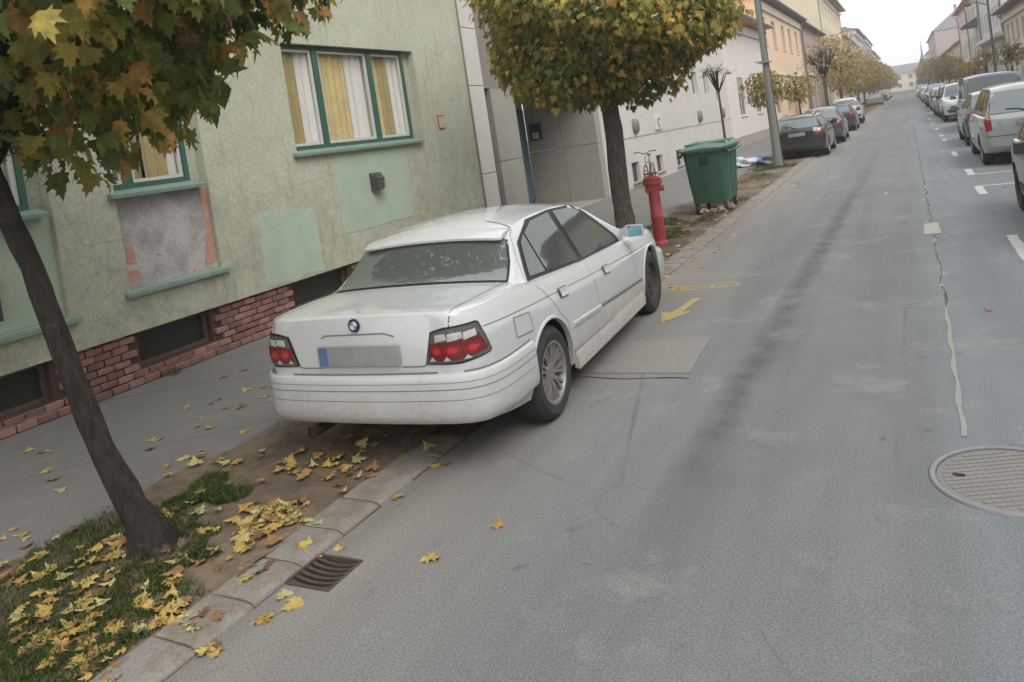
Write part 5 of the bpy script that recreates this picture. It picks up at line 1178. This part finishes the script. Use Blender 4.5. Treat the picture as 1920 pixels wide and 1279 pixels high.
mb = MB(); mb.tube([(-.03, .05, .29), (.09, .05, .29)], .02, 8); mb.lathe([(.085, .03), (.09, .035), (.085, .04)], 20, 'x', (0, .05, .29)); mb.tube([(.09, .05, .29), (.10, .05, .12)], .01, 6).tube([(-.06, .05, .29), (-.08, .05, .46)], .01, 6).box(.09, .17, .02, .08, .105, .125).box(-.15, -.07, .02, .08, .455, .475); mb.build('crankset', M_DARKGREY, bk)
# crumpled plastic bag, rubble under the container
def lump(name, m, loc, s, seed, sub=3, amp=.35, parent=None, label=None, cat=None, flat=.5, group=None):
    bm = bmesh.new(); bmesh.ops.create_icosphere(bm, subdivisions=sub, radius=1); R = random.Random(seed); ph = [R.uniform(0, 6) for _ in range(9)]
    for v in bm.verts:
        p = v.co; f = 1+amp*(math.sin(p.x*4.3+ph[0])*math.sin(p.y*3.7+ph[1])+.6*math.sin(p.z*6+ph[2]+p.x*5)+.5*math.sin(p.y*9+ph[3]-p.x*7))*.6
        v.co = Vector((p.x*s[0], p.y*s[1], max(p.z, -flat)*s[2]))*f
    mn = min(v.co.z for v in bm.verts)
    for v in bm.verts: v.co.z -= mn
    me = bpy.data.meshes.new(name); bm.to_mesh(me); bm.free(); o = link(name, me, m, parent, 35, loc)
    if label: tag(o, label, cat, group)
    return o
g_ = ground_px(1405, 312, .05)
lump('plastic_bag', pm('white_plastic', lin(206, 210, 214), .4, .15, 6, world=False), (g_[0]-.25, g_[1], .04), (.42, .30, .16), 3, 4, .5, None, 'crumpled white plastic bag lying on the pavement edge', 'plastic bag')
lump('plastic_bag', pm('blue_plastic', lin(112, 120, 158), .4, .15, 6, world=False), (g_[0]+.30, g_[1]+.35, .04), (.28, .24, .16), 8, 4, .5, None, 'crumpled blue plastic bag beside the white one', 'plastic bag')
M_RUB = pm('rubble', lin(158, 136, 122), .95, .2, 10, .5, 40, world=False)
for i, (dx, dy, s_) in enumerate(((-.12, -.55, .10), (.06, -.52, .08), (.20, -.50, .11), (.0, -.3, .09), (.30, -.15, .08), (-.26, -.2, .07))):
    lump('rubble_stone', M_RUB, (-3.53+dx, 14.58+dy, .03), (s_, s_*.8, s_*.7), 20+i, 2, .4, None, 'lump of broken masonry under the green waste container', 'stone', .6, 'rubble under the waste container')

# ------------------------------------------------------------------ leaves, trees, grass
LEAF_R = [(0, 0), (.14, .03), (.36, -.07), (.31, .09), (.52, .20), (.37, .29), (.47, .53), (.27, .45), (.19, .55), (.21, .75), (.09, .72), (0, 1.0)]
LEAF = np.array(LEAF_R+[(-x, y) for x, y in LEAF_R[-2:0:-1]]); NL = len(LEAF)
def leaf_local(fold=.25, curl=.2):
    P = np.vstack([LEAF, [[0, .34]]]); z = -fold*np.abs(P[:, 0])-curl*(P[:, 1]-.34)**2+.04*np.sin(P[:, 0]*14+P[:, 1]*9)
    return np.column_stack([P[:, 0], P[:, 1]-.34, z])
LEAF_F = np.array([(i, (i+1) % NL, NL) for i in range(NL)])
SIMPLE = np.array([(0, -.35, 0), (.42, -.05, -.12), (.12, .1, 0), (.30, .35, -.1), (0, .65, -.1), (-.30, .35, -.1), (-.12, .1, 0), (-.42, -.05, -.12)]); SIMPLE_F = np.array([(0, 1, 2), (2, 3, 4), (4, 5, 6), (6, 7, 0), (0, 2, 6), (2, 4, 6)])
def leaf_material(name, trans=.35):
    k = NT(name); a = k.n('ShaderNodeAttribute'); a.attribute_name = 'tint'; P = k.pos()
    c = k.mix(1, a.outputs[0], k.ramp(k.noise(P, 22, 3, .6), [(.3, .72), (.7, 1.25)]), 'MULTIPLY'); k.col(c); k.rough(.55); k.set(Specular_IOR_Level=.35)
    t = k.n('ShaderNodeBsdfTranslucent'); k.l(c, t.inputs[0]); m = k.n('ShaderNodeMixShader'); m.inputs[0].default_value = trans
    k.l(k.b.outputs[0], m.inputs[1]); k.l(t.outputs[0], m.inputs[2]); k.l(m.outputs[0], k.out.inputs[0]); return k.m
M_LEAF = leaf_material('maple_leaf', .5); M_FALL = leaf_material('fallen_leaf', .1)
def bark(name='maple_bark', c1=lin(28, 24, 22), c2=lin(60, 53, 48)):
    k = NT(name); P = k.obj(); mp = k.n('ShaderNodeMapping'); mp.inputs['Scale'].default_value = (14, 14, 3.2); k.l(P, mp.inputs[0])
    n = k.noise(mp.outputs[0], 2.2, 6, .7); n2 = k.noise(P, 7, 4, .6)
    c = k.mix(k.ramp(n, [(.35, 0.), (.65, 1.)]), c1, c2); c = k.mix(k.math('MULTIPLY', k.ramp(n2, [(.62, 0.), (.72, 1.)]), .5), c, lin(140, 132, 120))
    k.col(c); k.rough(.95); k.bump(n, .9, .02); return k.m
M_BARK = bark(); M_BARK2 = bark('grey_bark', lin(62, 54, 49), lin(104, 95, 86))
def frames(t, n):
    t = t/np.linalg.norm(t, axis=1, keepdims=True); s = np.cross(t, n); s /= np.linalg.norm(s, axis=1, keepdims=True)+1e-9; n = np.cross(s, t); return s, t, n
def scatter(pos, s, t, n, size, local, faces, cols):
    N, K = len(pos), len(local)
    V = pos[:, None]+size[:, None, None]*(local[None, :, 0:1]*s[:, None]+local[None, :, 1:2]*t[:, None]+local[None, :, 2:3]*n[:, None])
    Fa = (faces[None]+(np.arange(N)*K)[:, None, None]).reshape(-1, 3)
    return V.reshape(-1, 3), Fa, np.repeat(cols, K, 0)
PAL_MAPLE = np.array([lin(98, 114, 64), lin(120, 132, 72), lin(146, 148, 80), lin(170, 162, 88), lin(168, 136, 88), lin(214, 164, 102), lin(218, 180, 102), lin(202, 184, 102)])
_LV = {}
def leaf_variants(key, pal, mat, fold, curl):
    if key not in _LV:
        r = []
        for i, c in enumerate(pal):
            L = leaf_local(fold*(.6+.2*(i % 4)), curl*(.5+.3*(i % 3))); me = np_mesh(key, L, LEAF_F, np.repeat(np.array([c]), len(L), 0)); me.materials.append(mat); r.append(me)
        _LV[key] = r
    return _LV[key]
def crown(tree, C, R, N, size, pal, wts, seed, single=0, detail=True, hollow=.55, low=-1., bias=0.):
    """leaf cloud filling a lumpy ellipsoid; the leaves that show largest become objects of their own"""
    g = np.random.default_rng(seed); d = g.normal(size=(N*2, 3)); d /= np.linalg.norm(d, axis=1, keepdims=True); d = d[d[:, 2] > low][:N]; N = len(d)
    ph = g.uniform(0, 6, 8)
    lump_ = 1+.09*np.sin(d[:, 0]*5+ph[0])*np.sin(d[:, 1]*4+ph[1])+.08*np.sin(d[:, 2]*7+ph[2]+d[:, 0]*3)+.05*np.sin(d[:, 0]*11+ph[3])*np.sin(d[:, 2]*9+d[:, 1]*7+ph[4])
    rad = (hollow+(1-hollow)*g.random(N)**.55)*lump_*np.where(g.random(N) < .04, g.uniform(1.0, 1.12, N), 1)
    pos = np.array(C)+d*np.array(R)*rad[:, None]
    outn = d/np.array(R); outn /= np.linalg.norm(outn, axis=1, keepdims=True)
    t = outn*.45+np.array([0, 0, -.85])+g.normal(0, .35, (N, 3)); n = outn*.9+np.array([0, 0, .45])+g.normal(0, .35, (N, 3)); s, t, n = frames(t, n)
    sz = size*g.uniform(.6, 1.25, N); s = s*g.uniform(.7, 1.12, (N, 1))
    f = np.sin(pos[:, 0]*1.7+ph[5])+np.sin(pos[:, 1]*1.9+ph[6])+np.sin(pos[:, 2]*2.3+ph[7])
    w = np.array(wts, float)/sum(wts); cum = np.cumsum(w); q = np.clip(g.random(N)+f*.07+bias*(rad-.8), 0, .999); ci = np.searchsorted(cum, q)
    cols = pal[ci]*g.uniform(.8, 1.2, (N, 1))
    keep = np.ones(N, bool)
    if single:
        loc = np.array(tree.location); u_, v_, z_ = project(pos+loc); dist = np.linalg.norm(pos+loc-CAMP, axis=1)
        vis = (u_ > 5) & (u_ < 1915) & (v_ > 5) & (v_ < 1270) & (rad > .86) & (((pos+loc-CAMP)*outn).sum(1) < 0)
        idx = np.where(vis)[0]; idx = idx[np.argsort(dist[idx]/sz[idx])][:single]; keep[idx] = False
        LVm = leaf_variants('leaf', pal, M_LEAF, .25, .35)
        for i in idx:
            o = bpy.data.objects.new('leaf', LVm[ci[i]]); COL.objects.link(o); o.parent = tree
            o.matrix_local = Matrix([[s[i, k]*sz[i], t[i, k]*sz[i], n[i, k]*sz[i], pos[i, k]] for k in range(3)]+[[0, 0, 0, 1]])
    L, Fq = (leaf_local(.25, .35), LEAF_F) if detail else (SIMPLE, SIMPLE_F)
    V, Fa, cc = scatter(pos[keep], s[keep], t[keep], n[keep], sz[keep], L, Fq, cols[keep])
    o = link('crown', np_mesh('crown', V, Fa, cc), M_LEAF, tree); o['kind'] = 'stuff'; return o
def branches(tree, top, C, R, n, r0, seed, twigs=3):
    g = random.Random(seed)
    for i in range(n):
        a = 2*PI*i/n+g.uniform(-.3, .3); e = g.uniform(.15, 1.1); end = Vector((C[0]+R[0]*.8*math.cos(a)*math.cos(e), C[1]+R[1]*.8*math.sin(a)*math.cos(e), C[2]+R[2]*.8*math.sin(e)*g.uniform(.3, 1)))
        T = Vector(top); m = T.lerp(end, .45)+Vector((g.uniform(-.1, .1), g.uniform(-.1, .1), .18))
        mb = MB(); mb.tube([T-Vector((0, 0, .12)), m, end], [r0, r0*.6, r0*.15], 7)
        for k in range(twigs):
            q = m.lerp(end, g.uniform(.1, .8)); mb.tube([q, q+Vector((g.uniform(-.5, .5)*R[0], g.uniform(-.5, .5)*R[1], g.uniform(-.1, .5)*R[2]))*.6], [r0*.3, r0*.08], 5)
        mb.build('branch', M_BARK, tree, smooth=60)
def trunk(tree, pts, rad, n=16, seed=0, m=None):
    g = random.Random(seed); P = [Vector(p) for p in pts]; Q = []; RR = []
    f = [pchip([(i, p[k]) for i, p in enumerate(pts)]) for k in range(3)]; fr = pchip(list(enumerate(rad)))
    for t in np.linspace(0, len(pts)-1, 22): Q.append(Vector([f[k](t) for k in range(3)])); RR.append(fr(t)*g.uniform(.95, 1.05))
    mb = MB(); mb.tube(Q, RR, n); mb.v = [(x+g.uniform(-.006, .006), y+g.uniform(-.006, .006), z) for x, y, z in mb.v]; return mb.build('trunk', m or M_BARK, tree, smooth=70)
# near maple, leaning, crown hanging into the picture
t1 = thing('maple_tree', 'leaning maple with dark trunk and big leaves in the near left corner', 'tree', (-3.90, 2.52, .03))
def px_depth(u, v, dep):
    d = np.array(_rt)*(u-CX)/F_PX-np.array(_up)*(v-CY)/F_PX+np.array(_fw); return CAMP+d*dep
T1 = [tuple(px_depth(u_, v_, 4.0)-np.array([-3.90, 2.52, .03])) for u_, v_ in ((290, 1045), (282, 1010), (250, 950), (190, 840), (115, 650), (60, 500), (5, 380), (-35, 280))]
T1[0] = (T1[0][0], T1[0][1], -.15)
trunk(t1, T1, [.17, .115, .078, .062, .055, .053, .055, .05], 18, 3)
C1, R1 = (-.52, .19, 3.64), (1.88, 1.86, 1.45)
branches(t1, T1[-1], C1, R1, 7, .05, 4)
crown(t1, C1, R1, 7000, .145, PAL_MAPLE, (20, 24, 19, 13, 4, 4, 7, 9), 11, 300, bias=.15)
# clipped maple behind the white car
t2 = thing('maple_tree', 'straight maple with a dense round green and orange crown behind the white car', 'tree', (-3.93, 10.45, .03))
trunk(t2, [(-.02, 0, -.12), (0, 0, .03), (.0, .02, .3), (-.02, .05, 1.0), (.02, .03, 1.8), (.0, .0, 2.6)], [.20, .16, .145, .14, .135, .11], 16, 5, M_BARK2)
C2, R2 = (.13, .05, 3.66), (2.04, 2.04, 1.40)
branches(t2, (0, 0, 2.4), C2, R2, 8, .06, 6)
crown(t2, C2, R2, 16000, .112, PAL_MAPLE, (19, 23, 19, 13, 4, 6, 8, 8), 12, 300, bias=.25)
# small trees and the row further along on both sides
def small_tree(label, base, h, C, R, N, size, pal, wts, seed, tr=.06, group='trees along the street', bare=False, cat='tree', hollow=.3):
    t = thing('street_tree', label, cat, base, 0, group); zt = C[2]-R[2]*.4
    mb = MB(); mb.tube([(0, 0, -.1), (.01, 0, zt*.4), (0, .01, zt)], [tr*1.2, tr, tr*.75], 8); mb.build('trunk', M_BARK2, t, smooth=60)
    branches(t, (0, 0, zt), C, R, 7 if not bare else 14, tr*.55, seed, 3 if not bare else 7)
    if N: crown(t, C, R, N, size, pal, wts, seed, 0, False, hollow)
    return t
AUT = np.array([lin(118, 120, 74), lin(154, 144, 86), lin(180, 162, 100), lin(186, 148, 90), lin(170, 126, 84), lin(136, 114, 88), lin(198, 188, 144)])
small_tree('bare young tree standing behind the green container', (-4.1, 18.6, .03), 3, (0, 0, 2.7), (.55, .55, .6), 0, 0, None, None, 31, .034, bare=True)
small_tree('small round-headed yellow-green tree beside the wooden pole', (-4.0, 24.9, .03), 3, (0, 0, 2.42), (.72, .72, .62), 650, .15, AUT, (5, 6, 4, 3, 2, 0, 0), 32, .045)
small_tree('thin sparse yellow tree just beyond the small round-headed one', (-4.05, 33.2, .03), 3, (0, 0, 2.45), (.85, .8, .65), 420, .17, AUT, (4, 5, 5, 2, 1, 0, 2), 33, .05)
small_tree('nearly leafless dark tree between parked cars on the left', (-4.05, 45.5, .03), 6, (0, 0, 3.7), (1.35, 1.35, 1.7), 260, .16, AUT, (1, 1, 1, 1, 1, 5, 1), 34, .12, bare=True)
small_tree('tall tan autumn tree beyond the leafless dark one', (-4.1, 57, .03), 7, (0, 0, 4.2), (2.0, 2.0, 2.2), 2200, .20, AUT, (1, 2, 4, 3, 2, 2, 5), 35, .13)
for i, (y, r_, z_, b_) in enumerate(((68, 2.1, 3.6, 0), (78, 2.3, 3.7, 1), (89, 2.4, 3.8, 0), (102, 2.5, 3.8, 1), (117, 2.5, 3.9, 0), (134, 2.6, 3.9, 1), (153, 2.6, 4, 0), (175, 2.6, 4, 1), (200, 2.8, 4, 0), (230, 2.8, 4, 1))):
    small_tree('%s tree beyond the tall tan one, a %s autumn crown in the left row' % (('first', 'second', 'third', 'fourth', 'fifth', 'sixth', 'seventh', 'eighth', 'ninth', 'tenth')[i], ('yellow-green', 'golden brown')[b_]), (-4.1, y, .03), 6, (0, 0, z_), (r_, r_, r_*.86), 1500, .24+.002*(y-60), AUT, ((3, 4, 3, 2, 1, 1, 1), (2, 3, 2, 4, 3, 2, 0))[b_], 40+i, .11)
for i, (y, r_, z_, lb, wt) in enumerate(((41.5, .72, 2.6, 'sparse grey-green tree at the right picture edge', (6, 2, 1, 0, 0, 3, 1)), (53.5, .75, 2.75, 'thin leafy tree left of the street lamp', (4, 2, 1, 1, 0, 4, 2)), (62.5, .85, 2.3, 'rusty orange tree on the right pavement', (0, 1, 1, 5, 6, 2, 0)), (75, .9, 2.4, 'small amber tree on the right pavement', (1, 4, 3, 4, 1, 0, 0)), (86, 1.3, 2.7, 'brownish tree beyond the amber one', (2, 3, 2, 2, 3, 4, 0)), (99, 1.9, 3.2, 'broad olive tree in the far right row', (5, 5, 2, 1, 1, 2, 0)), (114, 2.1, 3.3, 'broad yellowish tree in the far right row', (3, 6, 4, 1, 0, 1, 0)), (132, 2.2, 3.4, 'dull green tree in the far right row', (7, 3, 1, 0, 0, 3, 0)), (155, 2.6, 4, 'faint tan tree in the far right row', (2, 3, 4, 2, 1, 2, 0)), (185, 2.8, 4, 'distant olive tree near the end on the right', (5, 4, 2, 1, 0, 2, 0)))):
    small_tree(lb, (4.5, y, .1), 5, (0, 0, z_), (r_, r_, r_*.85), (260 if y < 60 else 450) if r_ < 1.2 else 1100, .19+.002*max(0, y-60), AUT, wt, 60+i, .07 if r_ < 2 else .11)
cf = thing('conifer', 'dark conifer standing before the cream building at the street end', 'tree', (5.2, 262, 0)); mb = MB(); mb.tube([(0, 0, 0), (0, 0, 8)], [.25, .05], 8); mb.build('trunk', M_BARK, cf)
V_, F_, c_ = [], [], []; g_ = np.random.default_rng(5); N = 1600; z_ = g_.uniform(.6, 9.5, N); a_ = g_.uniform(0, 2*PI, N); r_ = (9.8-z_)*.33*g_.uniform(.5, 1, N)
pos = np.column_stack([r_*np.cos(a_), r_*np.sin(a_), z_]); tt = np.column_stack([np.cos(a_), np.sin(a_), -.4*np.ones(N)]); nn = np.column_stack([.3*np.cos(a_), .3*np.sin(a_), np.ones(N)]); s_, t_, n_ = frames(tt, nn+g_.normal(0, .2, (N, 3)))
V_, F_, c_ = scatter(pos, s_, t_, n_, np.full(N, .6), SIMPLE, SIMPLE_F, np.tile(np.array([lin(58, 72, 60)]), (N, 1))*g_.uniform(.7, 1.2, (N, 1))); o = link('crown', np_mesh('crown', V_, F_, c_), M_LEAF, cf); o['kind'] = 'stuff'

# grass tufts on the verge (uncountable)
def grass(name, label, patches, seed):
    g = np.random.default_rng(seed); P = []
    for (x, y, rx, ry, n) in patches:
        a = g.uniform(0, 2*PI, n); r = np.sqrt(g.random(n))*(.75+.35*np.sin(a*3+seed)); P.append(np.column_stack([x+rx*r*np.cos(a), y+ry*r*np.sin(a)]))
    P = np.vstack(P); P = P[(P[:, 0] < -3.15) & (P[:, 0] > -4.9)]; N = len(P); z = verge_z(P[:, 0], P[:, 1])-.005
    h = g.uniform(.015, .055, N); a = g.uniform(0, 2*PI, N); b = g.normal(0, .6, (N, 2))*h[:, None]; w_ = g.uniform(.002, .0045, N)
    base = np.column_stack([P, z]); sx = np.column_stack([np.cos(a)*w_, np.sin(a)*w_, np.zeros(N)]); mid = base+np.column_stack([b*.35, h*.6]); tip = base+np.column_stack([b, h])
    V = np.stack([base-sx, base+sx, mid+sx*.8, mid-sx*.8, tip], 1).reshape(-1, 3); I = np.arange(N)[:, None]*5
    F3 = np.concatenate([I+np.array([[0, 1, 2]]), I+np.array([[0, 2, 3]]), I+np.array([[3, 2, 4]])])
    pal = np.array([lin(72, 92, 48), lin(88, 106, 56), lin(110, 116, 66), lin(132, 126, 82)]); c = pal[g.choice(4, N, p=[.4, .35, .17, .08])]*g.uniform(.75, 1.25, (N, 1))
    o = link(name, np_mesh(name, V, F3, np.repeat(c, 5, 0)), M_LEAF); tag(o, label, 'grass', kind='stuff')
GP = []
for (u_, v_, rx, ry, n) in [(385, 930, .30, .28, 4200), (340, 1000, .25, .2, 900), (100, 1080, .6, .45, 2600), (250, 1120, .35, .35, 1500), (60, 1200, .5, .35, 1700), (200, 1000, .45, .3, 900), (350, 1050, .15, .2, 1200), (200, 1215, .3, .3, 1500), (30, 1260, .5, .3, 2500)]:
    p = ground_px(u_, v_, .03); GP.append((p[0], p[1], rx, ry, n))
grass('grass', 'short green grass around the leaning maple', GP, 1)
grass('grass', 'patchy grass on the verge round hydrant and container', [(-3.7, 11.8, .35, .8, 2400), (-4.15, 13.2, .4, .7, 2200), (-3.5, 13.4, .25, .9, 1200), (-3.6, 15.9, .45, .7, 2000), (-4.3, 10.9, .3, .6, 1000), (-3.7, 23.3, .75, 1.1, 6000), (-4.2, 24.2, .6, 1.0, 3500), (-3.8, 20.5, .5, 1.4, 1500), (-4.3, 30, .5, 1.5, 1500)], 2)
# tufts growing out of the joint of the plinth and from the road crack
def tuft(name, label, x, y, z, n, r, h):
    g = random.Random(int(x*100+y*7)); mb = MB()
    for i in range(n):
        a = g.uniform(0, 2*PI); q = g.uniform(0, r); px, py = x+q*math.cos(a), y+q*math.sin(a); hh = h*g.uniform(.5, 1); dx, dy = math.cos(a)*hh*.6, math.sin(a)*hh*.6
        mb.quad((px-.004, py, z), (px+.004, py, z), (px+dx*.6+.003, py+dy*.6, z+hh*.75), (px+dx, py+dy, z+hh), (px+dx*.6-.003, py+dy*.6, z+hh*.75))
    o = mb.build(name, pm('weed_green', lin(84, 96, 58), .8, .3, 20), None); return tag(o, label, 'weed')
tuft('weed', 'small weed growing at the foot of the brick plinth', -6.98, 5.05, ZP, 26, .06, .10)

# fallen leaves: clusters where the photograph shows them; the largest are single objects
PAL_FALL = np.array([lin(190, 164, 92), lin(180, 152, 84), lin(192, 178, 120), lin(176, 138, 84), lin(150, 114, 78), lin(176, 178, 120), lin(126, 96, 68), lin(196, 168, 104)])
cl = [(530, 965, 52, 20, 62), (600, 880, 90, 40, 34), (640, 870, 60, 30, 10), (480, 1000, 60, 30, 30), (370, 1165, 28, 40, 10), (395, 1205, 18, 18, 6), (110, 1190, 120, 60, 58), (60, 1080, 80, 60, 30), (260, 1110, 70, 50, 26), (300, 1160, 60, 40, 16), (215, 1030, 60, 30, 20), (440, 1040, 50, 40, 18), (330, 1060, 50, 40, 14), (385, 900, 60, 40, 13), (330, 960, 70, 50, 14), (410, 860, 40, 10, 9), (460, 745, 110, 60, 17), (400, 790, 80, 50, 7), (150, 900, 140, 70, 7), (60, 870, 60, 40, 4), (590, 1020, 25, 20, 5), (520, 1110, 40, 30, 2), (490, 1155, 14, 12, 2), (790, 850, 50, 30, 6), (740, 900, 40, 20, 3), (690, 830, 60, 25, 8), (40, 1010, 60, 30, 8), (520, 700, 30, 30, 6), (180, 1260, 60, 20, 8), (1300, 440, 60, 30, 26), (1270, 470, 40, 20, 16), (1330, 405, 50, 18, 18), (1440, 340, 60, 16, 26), (1250, 520, 20, 20, 6), (1180, 545, 1, 1, 0), (1860, 575, 8, 5, 1), (1500, 330, 30, 12, 8), (1340, 430, 30, 10, 5), (1700, 300, 90, 60, 3), (935, 975, 2, 2, 1), (805, 1035, 4, 4, 1), (300, 830, 50, 30, 4)]
g = np.random.default_rng(21); FL = []
for (u_, v_, su, sv, n) in cl:
    for _ in range(int(n*.85) if n > 3 else n):
        p = ground_px(u_+g.normal(0, su*.6), v_+g.normal(0, sv*.6), .035)
        x, y = p[0], p[1]
        if y < .3 or y > 40: continue
        z = 0.006 if x > -2.86 else (ZK+.004 if x > -3.13 else (float(verge_z(x, y))+.022 if x > -4.5 else ZP+.006))
        if -7.0 < x: FL.append((x, y, z))
FL = np.array(FL); N = len(FL); dist = np.linalg.norm(FL-CAMP, axis=1); order = np.argsort(dist); FL = FL[order]
LVm = leaf_variants('fallen_leaf', PAL_FALL, M_FALL, .10, -.30)
wt = np.array([16, 16, 14, 15, 13, 9, 10, 7])/100
Ns = min(300, N)
sz = g.uniform(.05, .108, N); ang = g.uniform(0, 2*PI, N); tilt = g.normal(0, .16, (N, 2)); ci = g.choice(8, N, p=wt)
def fall_group(x, y):
    if x > -2.86: return 'on the road near the drain grate'
    if x > -3.13: return 'on the kerb stones'
    if x < -4.6: return 'on the pavement by the brick plinth'
    return 'in the grass left of the leaning trunk' if y < 2.5 else ('on the soil between trunk and kerb' if y < 3.15 else 'on the bare soil behind the white saloon')
for i in range(Ns):
    o = bpy.data.objects.new('fallen_leaf', LVm[ci[i]]); COL.objects.link(o)
    o.location = FL[i]; o.rotation_euler = (tilt[i, 0], tilt[i, 1], ang[i]); o.scale = (sz[i]*g.uniform(.65, 1.1), sz[i], sz[i]*g.uniform(.5, 2.2))
    k_ = fall_group(*FL[i][:2]); c_ = ('yellow', 'golden', 'pale cream', 'tan', 'brown', 'greenish', 'dark brown', 'light yellow')[ci[i]]
    tag(o, '%s fallen maple leaf lying %s' % (c_, k_), 'leaf', '%s leaves %s' % (c_, k_))
if N > Ns:
    q = slice(Ns, N); a = ang[q]; t_ = np.column_stack([np.cos(a), np.sin(a), tilt[q, 0]]); n_ = np.column_stack([tilt[q, 0], tilt[q, 1], np.ones(N-Ns)]); s_, t_, n_ = frames(t_, n_)
    V, Fa, cc = scatter(FL[q], s_, t_, n_, sz[q], leaf_local(.1, -.3), LEAF_F, PAL_FALL[ci[q]]); o = link('leaf_litter', np_mesh('leaf_litter', V, Fa, cc), M_FALL); tag(o, 'scattered fallen leaves further along the verge', 'leaves', kind='stuff')

# ------------------------------------------------------------------ haze
mb = MB(); mb.box(-130, 130, -30, 420, -1.2, 24); hz = mb.build('haze', [])
k = bpy.data.materials.new('haze_air'); k.use_nodes = True; k.node_tree.nodes.clear(); ou = k.node_tree.nodes.new('ShaderNodeOutputMaterial'); pv = k.node_tree.nodes.new('ShaderNodeVolumePrincipled')
pv.inputs['Color'].default_value = (.985, .99, 1, 1); pv.inputs['Density'].default_value = .0015; pv.inputs['Anisotropy'].default_value = .35; k.node_tree.links.new(pv.outputs[0], ou.inputs['Volume'])
hz.data.materials.append(k); tag(hz, kind='stuff'); hz['label'] = 'pale autumn haze filling the street'; hz['category'] = 'haze'
